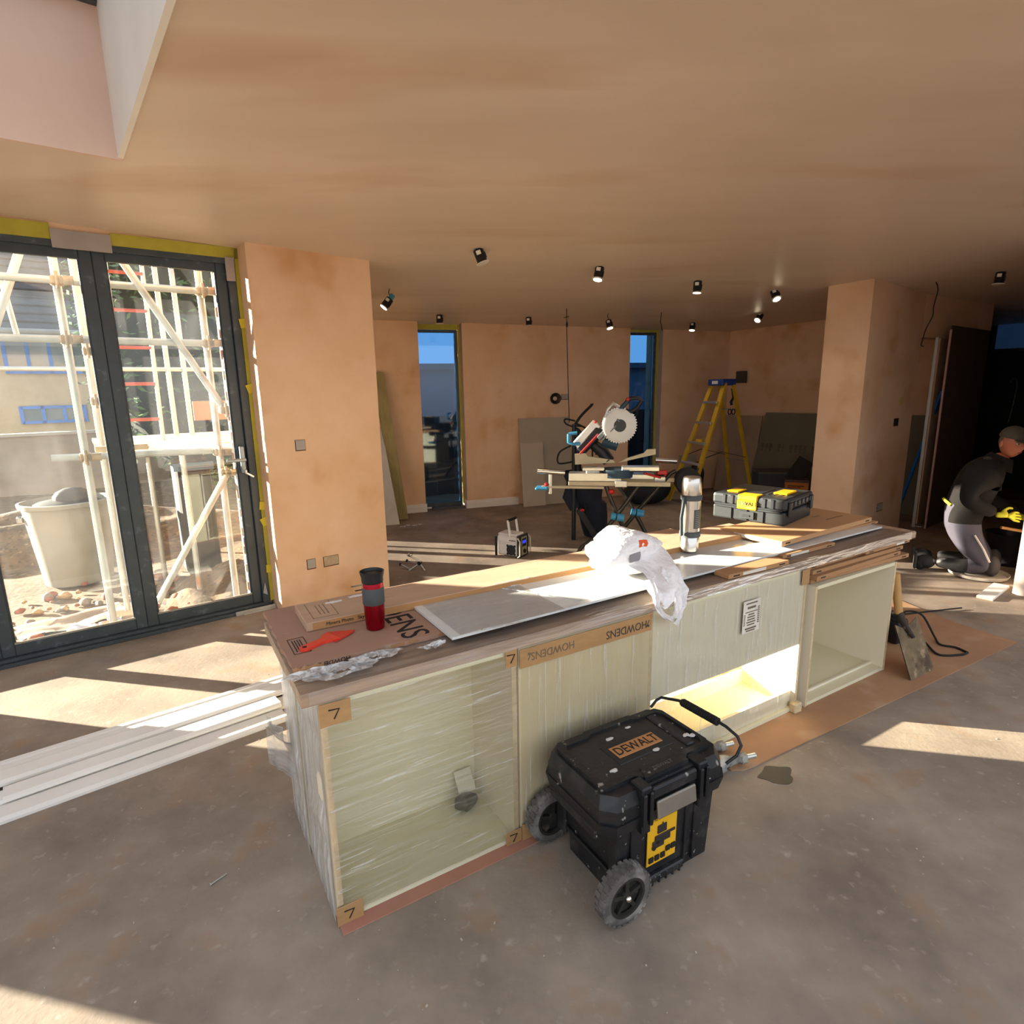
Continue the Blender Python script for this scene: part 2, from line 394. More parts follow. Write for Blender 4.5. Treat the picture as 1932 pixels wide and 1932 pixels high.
obj('duct_tape', B().b2((-.23, -.056, .0), (.05, -.046, .03)).b2((-.18, -.066, .0), (.05, -.056, .014)), mat('silver_duct_tape', '#a9a79f', 0.4, 0.3), door)
obj('frame_film', B().add([(-.02, -.0165, .12), (.012, -.0165, .10), (.0, -.0165, .2)], [(0, 1, 2)]), mat('torn_film', '#8f959a', 0.3), door)
# far room: side wall with glazed opening, back wall with two slot windows, right wall
def wallrun(name, p, q, th, z0, z1, m, side=1, parent=None):
    p = Vector((p[0], p[1], 0)); q = Vector((q[0], q[1], 0)); d = (q-p); L = d.length; a = math.atan2(d.y, d.x)
    b = B().b2((0, 0 if side > 0 else -th, z0), (L, th if side > 0 else 0, z1))
    return struct(name, b, m, parent, loc=p, rotz=a)
wallrun('wall_far_left', G1, G2, .15, 0, CZ, PLASTER, 1)
gw = thing('window_3', 'glazed side doors of the far room', 'window', G0, math.atan2(gd.y, gd.x)); gw['kind'] = 'structure'
gb = B()
for x0, x1 in ((0, .7), (.7, 1.4), (1.4, 2.1)): frame_unit(gb, x0, x1, .03, 2.03, .05, .05, .11, bottom=.09, top=.06)
obj('outer_frame', gb, ANTH, gw)
for x0, x1 in ((0, .7), (.7, 1.4), (1.4, 2.1)): obj('pane', B().b2((x0+.05, .075, .12), (x1-.05, .083, 1.97)), film('clean_glass', (0.985, 0.99, 0.985), haze=0.004, gloss=0.0, rough=0.02, wrinkle=0), gw)
wallrun('wall_far_left_head', G0, G1, .15, 2.03, CZ, PLASTER, 1)
W1, W2 = (-.545, .02), (2.455, 2.985)
def bkbox(name, x0, x1, y0, y1, z0, z1, m, parent=None, kindless=False):
    return struct(name, B().b2((x0, y0, z0), (x1, y1, z1)), m, parent, loc=BK.at(0, 0), rotz=BK.rz)
for k, (x0, x1) in enumerate(((-2.72, W1[0]), (W1[1], W2[0]), (W2[1], 4.6))):
    bkbox('wall_back' + ('', '_middle', '_right')[k], x0, x1, 0, .44, 0, CZ, PLASTER)
SKIRT = mat('white_skirting', '#d8d0c6', 0.5, var=0.04)
def skirting(name, x0, x1):
    prof = [(0, 0), (-.018, 0), (-.018, .075), (-.012, .085), (-.012, .095), (-.006, .105), (0, .108)]
    b = B(); n = len(prof)
    vs = [(x0, y, z) for y, z in prof] + [(x1, y, z) for y, z in prof]
    b.add(vs, [tuple(range(n)), tuple(range(2*n-1, n-1, -1))] + [(i, (i+1) % n, n+(i+1) % n, n+i) for i in range(n)])
    return struct(name, b, SKIRT, loc=BK.at(0, 0), rotz=BK.rz)
skirting('baseboard_left', -.80, W1[0]+.012)
skirting('baseboard_middle', W1[1]-.012, .75)
struct('baseboard_reveal', B().b2((W1[1]-.014, 0, 0), (W1[1], .12, .105)), SKIRT, loc=BK.at(0, 0), rotz=BK.rz)
for k, (x0, x1) in enumerate((W1, W2)):
    xw = x1 - .075
    ww = thing('window_%d' % (4+k), 'tall slot window in the far wall', 'window', BK.at(0, 0), BK.rz); ww['kind'] = 'structure'
    fb = B(); frame_unit(fb, x0-.06, xw+.045, .03, 2.335, .035, .13, .20, bottom=.05)
    obj('outer_frame', fb, ANTH, ww)
    obj('pane', B().b2((x0-.03, .16, .08), (xw+.01, .168, 2.30)), film('sky_blue_glass', (0.25, 0.46, 0.67), haze=0.01, gloss=0.05, rough=0.03, wrinkle=0), ww)  # blue of the sky is put into the glass tint
    obj('tape_strip', B().b2((x0, .122, 2.335), (xw+.05, .132, 2.40)).b2((xw+.045, .115, .05), (xw+.075, .128, 2.40)), TAPE, ww)
    obj('sill', B().b2((x0+.1, .02, .0), (xw+.05, .13, .035)), mat('dark_sill', '#4b4744', 0.5), ww)
    struct('trim_%d' % (5+k), B().b2((x1-.001, 0.001, 0), (x1+.004, .2, 2.6)), mat('pale_reveal_plaster', '#b9a79b', 0.8), loc=BK.at(0, 0), rotz=BK.rz)
# right wall of the far room, pillar, partition, dark hall
wallbox('wall_right', 7.1, 7.3, -2.2, 1.2, 0, CZ, PLASTER)
wallbox('wall_pillar', 4.857, 6.13, -2.10, -1.705, 0, CZ, PLASTER)
struct('wall_lintel', B().prism([(6.13, -2.10), (7.62, -2.30), (7.62, -2.15), (6.13, -1.95)], 2.03, CZ), PLASTER, loc=HO.at(0, 0), rotz=HO.rz)
wallbox('wall_left_head', -2.26, .055, 0, .12, 2.476, CZ, PLASTER)
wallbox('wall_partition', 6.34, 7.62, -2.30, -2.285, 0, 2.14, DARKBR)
wallbox('wall_partition_rear', 6.50, 7.1, -2.16, -2.145, 0, 2.03, PLASTER)
st = obj('metal_stud', B().b2((0, .098, 0), (.045, .102, 2.03)).b2((0, .072, 0), (.003, .102, 2.03)).b2((.043, .02, .0), (.045, .1, .012)), mat('galvanised_stud', '#c4c2bc', 0.4, 0.5), loc=HO.at(6.31, -2.27), rotz=HO.rz)
tag(st, 'galvanised metal wall stud standing at the open end of the partition', 'stud')
struct('trim_8', B().b2((6.322, -2.301, 0), (6.342, -2.284, 2.1)), mat('pink_board_edge', '#b48f88', 0.85), loc=HO.at(0, 0), rotz=HO.rz)
wallbox('wall_hall_far', 10.0, 10.2, -9.3, 1.2, 0, CZ, DARK)  # hall walls near black: gloom of the unlit hall is in their colour
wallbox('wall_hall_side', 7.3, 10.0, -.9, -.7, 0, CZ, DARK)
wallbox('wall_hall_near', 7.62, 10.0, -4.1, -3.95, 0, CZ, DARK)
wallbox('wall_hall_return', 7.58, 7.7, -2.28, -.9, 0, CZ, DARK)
wh = wallbox('window_6', 9.94, 10.0, -2.25, -1.75, 1.98, 2.4, mat('hall_window_frame', '#30353a', 0.5))
obj('pane', B().b2((9.925, -2.2, 2.02), (9.935, -1.8, 2.36)), mat('glowing_hall_pane', '#2a4468', 0.2, emit=0.12), wh)  # opaque pane, its faint glow stands in for daylight
# near right wall end, and the rest of the room behind the camera
WALL_SUNLIT = mat('sunlit_wall_end', '#d9c6b6', 0.8, var=0.06, scale=2)  # paler than the other plaster: sunlight is put into this colour
wallbox('wall_near_right', 4.47, 10.0, -6.4, -3.455, 0, CZ, WALL_SUNLIT)
# (the side of the room behind the camera is not built)
# light portals at the openings: they only guide sampling of the sky
def portal(name, c, zr, sx_, sy_, tilt=90):
    l = bpy.data.lights.new(name, 'AREA'); l.shape = 'RECTANGLE'; l.size = sx_; l.size_y = sy_; l.cycles.is_portal = True
    o = bpy.data.objects.new(name, l); C.objects.link(o); o.location = c
    o.rotation_euler = (R(tilt), 0, zr); return o
portal('portal_doors', HO.at(-1.16, .12, 1.25), HO.rz, 2.4, 2.5, -90)
portal('portal_rooflight', HO.at((SKX0+SKX1)/2, (SKY0+SKY1)/2, zt+.02), HO.rz, SKX1-SKX0, SKY1-SKY0, 0)
portal('portal_side', G0+gd*.9+Vector((-.1, -.08, 1.25)), math.atan2(gd.y, gd.x), 1.8, 2.5, -90)
# ------------------------------------------------------------------ row of kitchen units
CREAM = mat('cream_cabinet_interior', '#dad2b2', 0.55, var=0.03, scale=1.5)
CREAM2 = mat('white_cabinet_panel', '#e2d8c0', 0.5, var=0.03, scale=1.5)
GRAINP = mat('pale_grain_panel', '#d2c19c', 0.55, var=0.07, scale=7, stretch=(1, 1, .12))
EDGE = mat('raw_chipboard_edge', '#cbb48f', 0.85, var=0.15, scale=30)
WRAP = film('stretch_wrap', (0.985, 0.98, 0.94), haze=0.07, gloss=0.03, rough=0.2, wrinkle=0.7, streak=.42, stretch=(1.3, 1, 16), scale=2.6, rot=(0, R(-14), 0))
WRAPV = film('stretch_wrap_vertical', (0.985, 0.98, 0.94), haze=0.05, gloss=0.03, rough=0.22, wrinkle=0.6, streak=.40, stretch=(16, 1, 1.0), scale=2.2, rot=(0, R(7), 0))
WRAPS = film('milky_side_wrap', (0.95, 0.97, 1.0), haze=0.5, gloss=0.05, rough=0.3, wrinkle=0.3, stretch=(1, 20, 1.2), scale=2.4, streak=.7, rot=(R(8), 0, 0))
TAPEB = mat('brown_parcel_tape', '#a88257', 0.4, var=0.12, scale=12, stretch=(1, 1, 4))
MARK = mat('black_marker', '#201d1b', 0.8)
th = .018
def crumple(x0, x1, z0, z1, y, amp, nu=26, nv=26, seed=0.0, plane='xz'):
    b = B()
    def fn(u, v):
        a, c = x0+(x1-x0)*u, z0+(z1-z0)*v
        e_ = min(u, 1-u, v, 1-v)*6
        d = amp*noise.noise(Vector((a*5+seed, c*14+a*3.5, seed)))*min(1, e_)
        return (a, y+d, c) if plane == 'xz' else (y+d, a, c)
    return b.grid(fn, nu, nv)
def unit(name, label, x0, x1, y0, y1, hgt, openf=True, back=True, z0=.006):
    t_ = thing(name, label, 'cabinet', IS.at(x0, y0, z0), IS.rz)
    w_, d_ = x1-x0, y1-y0
    for a in (0, w_-th):
        obj('side_panel', B().b2((a, 0, 0), (a+th, d_, hgt)), CREAM2, t_)
    obj('bottom_panel', B().b2((th, 0.002, .0), (w_-th, d_, th)), CREAM, t_)
    obj('top_panel', B().b2((th, 0.002, hgt-th), (w_-th, d_, hgt)), CREAM, t_)
    if back: obj('back_panel', B().b2((th, d_-.012, th), (w_-th, d_-.004, hgt-th)), CREAM, t_)
    if openf:
        for a in (0, w_-th): obj('edge_band', B().b2((a, -.0012, 0), (a+th, 0, hgt)), EDGE, t_)
    return t_
UH = .738
u1 = unit('kitchen_unit', 'open fronted base unit under clear wrap at the left end of the row', 0, .645, 0, .318, UH)
obj('wrap_film', crumple(.004, .645, .02, UH-.01, -.006, .004, 44, 40, 1.0), WRAP, u1, smooth=True)
obj('side_wrap_film', crumple(0, .32, 0, UH, -.007, .012, 10, 26, 2.0, 'yz'), WRAPS, u1, smooth=True)
cp = lambda a, b_: B().b2((a[0], -.0105, a[1]), (b_[0], -.0075, b_[1]), .001)
for k, (a, c_) in enumerate((((-.004, .665), (.085, .735)), ((-.006, -.004), (.075, .062)), ((.588, .0), (.652, .052)), ((.60, .68), (.645, .745)))):
    o = obj('corner_tape', cp(a, c_), TAPEB, u1)
    ce = ((a[0]+c_[0])/2, (a[1]+c_[1])/2)
    s_ = B().tube([(ce[0]-.018, -.0115, ce[1]+.014), (ce[0]+.012, -.0115, ce[1]+.012), (ce[0]-.004, -.0115, ce[1]-.016)], .0022, 5)
    obj('pen_mark', s_, MARK, o)
# crumpled fixings bag inside
pk = B().ball((.548, .245, .06), (.03, .022, .055), 10, 8)
pk.v = [v + Vector((noise.noise(v*40), noise.noise(v*40+Vector((5, 0, 0))), noise.noise(v*40+Vector((0, 7, 0)))))*.012 for v in pk.v]
fbag = thing('fixings_bag', 'small dark bag of fixings lying inside the wrapped left unit', 'bag', IS.at(.0, .0, .006), IS.rz)
pb = B().ball((.545, .22, .05), (.05, .035, .028), 10, 8)
pb.v = [v + Vector((noise.noise(v*40), noise.noise(v*40+Vector((5, 0, 0))), noise.noise(v*40+Vector((0, 7, 0)))))*.010 for v in pb.v]
obj('pouch', pb, mat('dark_mesh_bag', '#5d5746', 0.6, var=0.4, scale=40), fbag, smooth=True)
obj('card_header', B().box((.565, .27, .10), (.07, .004, .085), rot=Matrix.Rotation(R(-35), 3, 'X')), mat('pale_card', '#d8d2b8', 0.7), fbag)
# second row unit behind, only its wrapped end shows
u5 = unit('kitchen_unit', 'wrapped unit standing behind the left unit, only its milky end seen', -.004, .64, .325, .60, UH)
obj('side_wrap_film', crumple(0, .275, 0, UH, -.008, .010, 8, 26, 5.0, 'yz'), WRAPS, u5, smooth=True)
obj('loose_wrap_end', B().grid(lambda u, v: (-.01-.09*u*(1-.3*v)+.02*noise.noise(Vector((u*4, v*4, 1))), .10+.16*v, .24+.10*u+.10*v-.03*math.sin(v*9)), 8, 8), WRAPS, u5, smooth=True)
# unit two: closed back panel towards us, parcel tape header
u2 = unit('kitchen_unit', 'closed pale wood grain unit with brown taped top strip behind the tool chest', .652, 1.249, 0, .585, UH, openf=False, back=False)
obj('grain_panel', B().b2((0, -.004, 0), (.597, .0, UH-.0)), GRAINP, u2)
obj('wrap_film', crumple(.0, .597, .04, .70, -.009, .004, 40, 26, 8.0), WRAPV, u2, smooth=True)
hdr = obj('header_tape', B().b2((0, -.0165, .668), (.597, -.0135, .736), .001), TAPEB, u2)
obj('foot_tape', B().b2((0, -.0165, .0), (.07, -.0135, .065), .001), TAPEB, u2)
def rtext(body, size, x, z, par, flip=True, sx=.9, m=INK):
    M = axes((x, -.0172, z), (-1, 0, 0) if flip else (1, 0, 0), (0, 0, -1) if flip else (0, 0, 1))
    return text('lettering', body, size, m, M, par, sx=sx)
FADE = mat('faded_print', '#6f604c', 0.8)
def logo(x, z, par, flip=True, sz=.03, m=INK):
    s_ = -1 if flip else 1
    b = B().cyl((x, -.0165, z+s_*sz*.35), (x, -.0176, z+s_*sz*.35), sz*.17, n=10).bar((x-s_*sz*.12, -.017, z-s_*sz*.4), (x+s_*sz*.3, -.017, z+s_*sz*.45), sz*.1, .001, up=(0, 1, 0))
    return obj('logo', b, m, par)
rtext('HOWDENS', .044, .470, .700, hdr, m=mat('grey_print', '#453d33', 0.8)); logo(.578, .700, hdr, m=MATS['grey_print'])
rtext('HOWDENS', .040, .135, .704, hdr, m=FADE); logo(.035, .704, hdr, False, m=FADE)
# unit three: back panel covers the upper part only, sun enters from the far side
u3 = unit('kitchen_unit', 'wide wrapped sink unit with sunlit open bottom and printed label', 1.252, 2.262, 0, .585, UH, back=False)
obj('back_panel', B().b2((th, .0, .352), (1.01-th, .008, UH-th)), CREAM2, u3)
obj('rail', B().b2((th, .02, th), (1.01-th, .038, .10)), CREAM2, u3)
obj('rail', B().b2((th, .30, th), (1.01-th, .318, .09)), CREAM2, u3)
obj('wrap_film', crumple(.0, 1.0, .04, .725, -.008, .005, 60, 30, 11.0), WRAPV, u3, smooth=True)
obj('corner_protector', B().b2((.965, -.03, -.002), (1.02, .01, .05), .006), EDGE, u3)
obj('corner_tape', B().b2((.955, -.0105, .66), (1.012, -.009, .735)), TAPEB, u3)
lab = obj('printed_label', B().b2((.540, -.0145, .515), (.655, -.0135, .665)), mat('white_label', '#d8d2c4', 0.6), u3)
rows = [(.652, .075, .006), (.632, .055, .010), (.612, .08, .004), (.600, .04, .006), (.588, .05, .006), (.576, .05, .006), (.564, .06, .006), (.552, .05, .006), (.535, .075, .008), (.524, .06, .006)]
rb_ = B()
for z, L_, hh in rows: rb_.b2((.595-L_/2, -.0152, z-hh/2), (.595+L_/2, -.0146, z+hh/2))
for i in range(9): rb_.b2((.637, -.0152, .552+i*.009), (.650, -.0146, .557+i*.009)).b2((.545, -.0152, .552+i*.006), (.556, -.0146, .555+i*.006))
obj('label_print', rb_, FADE, lab)
# unit four: lower, unwrapped, open front
u4 = unit('kitchen_unit', 'unwrapped open cream unit at the right end of the row', 2.318, 3.055, -.012, .55, .632)
obj('front_lip', B().b2((th, .06, th), (.737-th, .07, th+.012)), CREAM2, u4)
obj('cam_dowel', B().cyl((.737-th-.001, .1, .57), (.737-th-.004, .1, .57), .006).cyl((.737-th-.001, .12, .565), (.737-th-.004, .12, .565), .004), DARK, u4)
clip = B().ball((0, 0, 0), (.022, .012, .010), 10, 6).ball((.018, .004, .003), (.014, .009, .008), 8, 6)
tag(obj('plastic_clip', clip, BLACKP, smooth=True, loc=IS.at(2.74, .30, .034), rotz=IS.rz+.5), 'small black plastic clip on the floor of the right hand unit', 'clip')
# sheets on the floor
hb_ = obj('hardboard_sheet', B().b2((0, -.045, 0.0005), (1.62, .66, .005)), mat('pink_hardboard', '#a87661', 0.8, var=0.1, scale=3), loc=IS.at(0, 0), rotz=IS.rz)
tag(hb_, 'pinkish brown hardboard sheet laid under the wrapped units', 'board')
rag = [(1.605, -.148), (1.628, -.158), (1.645, -.172), (1.672, -.176), (1.70, -.180), (2.3, -.200), (3.2, -.231), (4.099, -.259), (4.138, .095), (4.29, .539), (1.63, .60), (1.625, .2)]
cbs = obj('cardboard_sheet', B().prism(rag, 0.0008, .0055), mat('floor_cardboard', '#a8835f', 0.85, var=0.12, scale=2.5, spots=(4, '#b79a80', 0.55, 0.75), c2='#9b7358'), loc=IS.at(0, 0), rotz=IS.rz)
tag(cbs, 'large brown cardboard sheet on the floor with a torn left corner', 'cardboard')
# worktop over the units with film and timber-look edge
OAK = mat('grey_oak_laminate', '#a98f74', 0.5, var=0.28, scale=3.5, stretch=(.6, 8, 12), c2='#8a7361')
wt = thing('worktop', 'long grey oak worktop in torn film lying across the units', 'worktop', IS.at(-.047, -.012, .7455), IS.rz)
wb = B(); n_ = 10
prof = [(0.004, 0), (.0, .004), (.0, .034), (.006, .040), (.62, .040), (.62, 0)]
vs = [(0, y, z) for y, z in prof] + [(3.27, y, z) for y, z in prof]; n_ = len(prof)
wb.add(vs, [tuple(range(n_)), tuple(range(2*n_-1, n_-1, -1))] + [(i, (i+1) % n_, n_+(i+1) % n_, n_+i) for i in range(n_)])
obj('board', wb, OAK, wt)
TOPF = film('worktop_film', (0.97, 0.97, 0.98), haze=0.10, gloss=0.03, rough=0.25, wrinkle=0.8, stretch=(1, 9, 9), scale=3)
obj('film', B().grid(lambda u, v: (.10+3.1*u, (.004+.14*v), .0425+.003*noise.noise(Vector((u*30, v*6, 0)))), 80, 6), TOPF, wt, smooth=True)
obj('film', B().grid(lambda u, v: (.02+3.2*u, -.004-.002*noise.noise(Vector((u*40, v*6, 3))), .002+.042*v), 80, 3), TOPF, wt, smooth=True)
WHITEF = film('torn_white_film', (0.9, 0.9, 0.92), haze=0.9, gloss=0.06, rough=0.3, wrinkle=0.9, stretch=(6, 6, 6), scale=6)
for k, (cx, cy, sz) in enumerate(((.13, .065, .075), (.24, .10, .06), (.42, .07, .03), (.05, .09, .05))):
    def rag_(u, v, cx=cx, cy=cy, sz=sz, k=k):
        a = u*6.283; r_ = sz*(0.25+.75*v)*(1+.35*noise.noise(Vector((math.cos(a)*2, math.sin(a)*2, k*3.1))))
        return (cx+r_*1.5*math.cos(a), cy+r_*.55*math.sin(a), .046+.016*abs(noise.noise(Vector((math.cos(a)*3, math.sin(a)*3+v*2, k*2.7))))+.008*v)
    obj('torn_film', B().grid(rag_, 22, 5), WHITEF, wt, smooth=True)
# printed cardboard carton
cz0 = .789
ct = thing('cardboard_carton', 'flat brown carton printed with black letters under the red travel mug', 'carton', IS.at(-.04, .13, cz0), IS.rz)
def ragged(x0, x1, y0, y1, hgt, amp=.003, n=40):
    b = B(); top = []; 
    for i in range(n+1): top.append((x0+(x1-x0)*i/n, y0+amp*random.uniform(-1, 1)))
    for i in range(1, 16): top.append((x1, y0+(y1-y0)*i/16))
    for i in range(n+1): top.append((x1-(x1-x0)*i/n, y1))
    for i in range(1, 16): top.append((x0+amp*1.5*random.uniform(-1, 1), y1-(y1-y0)*i/16))
    return b.prism(top, 0, hgt)
obj('box', ragged(0, .88, 0, .535, .0165), CARDP, ct)
obj('flap', B().b2((.30, -.001, .003), (.9, .0, .014)), mat('carton_edge', '#9d7550', 0.85), ct)
obj('torn_corner', B().grid(lambda u, v: (.0+.09*u, -.006-.022*v*(1-u), .016-.02*v+.004*math.sin(u*20)), 8, 4), CARD, ct)
ZT = .0172
text('lettering', 'HOWDENS', .135, INK, axes((.3925, .325, ZT), (0, -1, 0), (1, 0, 0)), ct, sx=.92)
fr = B()
x0, x1, y0, y1 = .025, .075, .09, .215
for a, c_ in (((x0, y0), (x1, y0)), ((x1, y0), (x1, y1)), ((x1, y1), (x0, y1)), ((x0, y1), (x0, y0))): fr.bar((*a, ZT), (*c_, ZT), .0022, .0008)
for i in range(4): fr.b2((.035+i*.008, .105, ZT-.0003), (.038+i*.008, .20, ZT+.0003))
obj('print_box', fr, INK, ct)
text('lettering', 'HOWDENS', .020, INK, axes((.12, -.0022, .008), (-1, 0, 0), (0, 0, -1)), ct)
# long narrow pack
lp = thing('long_cardboard_pack', 'long thin cardboard pack running the length of the worktop', 'carton', IS.at(.055, .375, .8065), IS.rz-.012)
obj('box', B().b2((0, 0, 0), (2.32, .205, .030), .002), mat('dusty_long_pack', '#b6967b', 0.85, var=0.12, scale=2, stretch=(1, 6, 1), spots=(5, '#a2846c', 0.6, 0.75)), lp)
obj('front_face', B().b2((.02, -.0008, .002), (2.30, .0, .028)), mat('pack_front', '#ad7f50', 0.85, var=0.08, scale=4), lp)
fr = B()
for i in range(3): fr.b2((.06+.014*i, .06, .0302), (.063+.014*i, .16, .0306))
fr.b2((.03, .03, .0302), (.032, .19, .0306)).b2((.115, .03, .0302), (.117, .19, .0306)).b2((.03, .03, .0302), (.117, .032, .0306))
obj('print_box', fr, FADE, lp)
text('lettering', 'Minera Photo   Sky', .017, INK, axes((.13, -.0012, .015), (1, 0, 0), (0, 0, 1)), lp)
for k, (a, c_) in enumerate(((.10, .15), (.19, .17))):
    obj('plaster_splash', B().grid(lambda u, v, a=a, c_=c_: (a+.06*u, c_+.02*v+.008*noise.noise(Vector((u*4, v*4, k))), .0304+.003*math.sin(u*3.14)*math.sin(v*3.14)), 8, 5), mat('plaster_splash', '#d8cfca', 0.9), lp, smooth=True)
obj('torn_film', B().grid(lambda u, v: (.72+.17*u, .01-.014*v*math.sin(u*3.1), .0315-.022*v+.003*noise.noise(Vector((u*9, v*5, 2)))), 12, 5), WHITEF, lp, smooth=True)
lp2 = obj('short_cardboard_pack', B().b2((0, 0, 0), (.42, .10, .024), .002), MATS['dusty_long_pack'], loc=IS.at(1.62, .58, .8065), rotz=IS.rz-.03)
tag(lp2, 'short cardboard pack behind the long pack, beside the flask', 'carton')
# marble laminate sheet under film
MARB = mat('grey_marble_laminate', '#d3d4d1', 0.22, var=0.08, scale=2.2, stretch=(1, 2.5, 1), spots=(3.0, '#a9acae', 0.58, 0.75), spec=0.5)
mb = thing('marble_effect_panel', 'thin grey marble effect panel in film, lying on carton and worktop', 'panel', IS.at(.436, .065, .8085), IS.rz)
mp_ = B().prism([(0.0, -.02), (1.28, .01), (2.66, .04), (2.66, .31), (1.2, .302), (0, .318)], 0, .009)
mb.rotation_euler = (0, R(.25), IS.rz)
obj('sheet', mp_, MARB, mb)
obj('film', B().grid(lambda u, v: (.03+.42*u, -.018+.32*v, .0105+.002*noise.noise(Vector((u*9, v*3, 1)))), 40, 14), film('panel_film', (1, 1, 1), haze=0.12, gloss=0.03, rough=0.3, wrinkle=0.7, stretch=(1.2, 6, 6), scale=3), mb, smooth=True)
obj('film_edge', B().grid(lambda u, v: (.02+.33*u, -.022-.014*v*math.sin(u*3.14), .011+.004*math.sin(u*5)), 14, 3), WHITEF, mb, smooth=True)
obj('film_edge', B().tube([(.37, .30, .0112), (.50, .10, .0112), (.55, .02, .0112)], .0018, 5), WHITEF, mb)
# packs to the right, on the panel
def pack(name, label, fr_xy, rot, d, z, mt=None, slot=True, lab_=None):
    p = thing(name, label, 'carton', IS.at(*fr_xy, z), IS.rz+rot, 'flat cardboard packs')
    obj('box', B().b2((0, 0, 0), d, .002), mt or CARD, p)
    if slot:
        for x in (.03, d[0]-.07): obj('hand_slot', B().b2((x, -.0006, d[2]*.35), (x+.04, .0001, d[2]*.6)), INK, p)
    if lab_: obj('paper_label', B().b2((lab_[0], -.0008, d[2]*.2), (lab_[1], 0, d[2]*.85)), MATS['white_label'], p)
    return p
p1 = pack('cardboard_pack', 'wide flat cardboard pack carrying the black and yellow tool case', (2.235, .125), .055, (.88, .36, .026), .8185, mat('wide_pack', '#b58a60', 0.85, var=0.06, scale=2))
obj('paper_label', B().b2((-.0008, .03, .005), (0, .27, .022)), MATS['white_label'], p1)
obj('print_line', B().b2((.62, .12, .0262), (.80, .125, .0265)).b2((.62, .20, .0262), (.70, .204, .0265)), INK, p1)
pack('cardboard_pack', 'cardboard pack peeping out right of the wide pack on the worktop', (2.30, .17), -.01, (.86, .34, .012), .8055, slot=True)
pack('cardboard_pack', 'short cardboard pack jutting out under the front of the marble panel', (1.70, .0), -.02, (.40, .08, .021), .787, lab_=(.09, .24))
pack('cardboard_pack', 'thin cardboard strip under the marble panel, further right', (2.15, .058), -.0, (.42, .08, .018), .787, lab_=(.06, .2))
for k, (lb_, fx, fy, rt, d, z) in enumerate((
    ('lowest cardboard pack of the stack on the right unit', 2.33, .02, -.03, (.86, .45, .022), .641),
    ('tilted second cardboard pack of the stack on the right unit', 2.33, -.01, .02, (.79, .45, .022), .664),
    ('third cardboard pack from the bottom on the right unit', 2.33, .015, .0, (.83, .45, .022), .687),
    ('fourth cardboard pack from the bottom on the right unit', 2.31, .03, .012, (.85, .45, .018), .710),
    ('topmost cardboard pack of the right unit stack, with white sticker', 2.74, -.01, .01, (.44, .40, .016), .7285))):
    pack('cardboard_pack', lb_, (fx, fy), rt, d, z, lab_=(.30, .38) if k == 4 else None)
# ------------------------------------------------------------------ things on the worktop
RED = mat('red_metallic', '#8e0d1c', 0.22, 0.75, var=0.1, scale=3)
DGREY = mat('dark_grey_grip', '#45494a', 0.7, var=0.1, scale=30, bump=0.1, bscale=200)
mug = thing('travel_mug', 'red metal travel mug with black lid standing on the carton', 'mug', IS.at(.262, .285, .8058), IS.rz)
obj('body', B().lathe([(.027, 0), (.031, .004), (.0335, .05), (.0345, .095), (.0345, .162), (.033, .166)], 32), RED, mug, smooth=True)
obj('grip', B().lathe([(.0345, .090), (.0365, .093), (.0362, .145), (.0345, .148)], 32), DGREY, mug, smooth=True)
obj('lid', B().lathe([(.034, .164), (.036, .170), (.0355, .180), (.040, .198), (.0405, .203), (.037, .203), (.034, .194), (.0, .193)], 32).b2((-.016, -.022, .193), (.016, .012, .198), .002), BLACKP, mug, smooth=True)
sc_ = thing('plastic_scraper', 'red plastic scraper lying on the carton near its left end', 'scraper', IS.at(.008, .233, .806), IS.rz+.42)
REDP = mat('red_plastic', '#d8402f', 0.35, var=0.06, scale=10)
obj('handle', B().prism([(0, -.012), (.012, -.017), (.05, -.014), (.078, -.013), (.09, -.022), (.12, -.034), (.125, .036), (.098, .030), (.082, .014), (.05, .014), (.012, .016), (0, .012), (-.005, 0)], 0, .010), REDP, sc_)
obj('blade', B().prism([(.10, -.04), (.175, -.028), (.195, -.018), (.13, .045), (.10, .030)], .002, .006), mat('red_blade', '#c8332a', 0.35), sc_)
obj('hang_hole', B().lathe([(.0045, .0102), (.0075, .0106), (.0045, .0108)], 12, Matrix.Translation((.012, 0, 0))), INK, sc_)
# carrier bag
BAGM = bpy.data.materials.new('white_carrier_plastic'); BAGM.use_nodes = True
_p = BAGM.node_tree.nodes['Principled BSDF']; _p.inputs['Base Color'].default_value = (.86, .84, .84, 1); _p.inputs['Roughness'].default_value = .35
_p.inputs['Subsurface Weight'].default_value = .25; _p.inputs['Subsurface Radius'].default_value = (.05, .05, .05)
_n = BAGM.node_tree.nodes.new('ShaderNodeTexNoise'); _n.inputs['Scale'].default_value = 9; _b = BAGM.node_tree.nodes.new('ShaderNodeBump'); _b.inputs['Strength'].default_value = .5
_b.inputs['Distance'].default_value = .02; BAGM.node_tree.links.new(_n.outputs['Fac'], _b.inputs['Height']); BAGM.node_tree.links.new(_b.outputs[0], _p.inputs['Normal'])
bag = thing('carrier_bag', 'crumpled white carrier bag with orange print drooping over the worktop edge', 'bag', IS.at(1.33, .24, .8205), IS.rz)
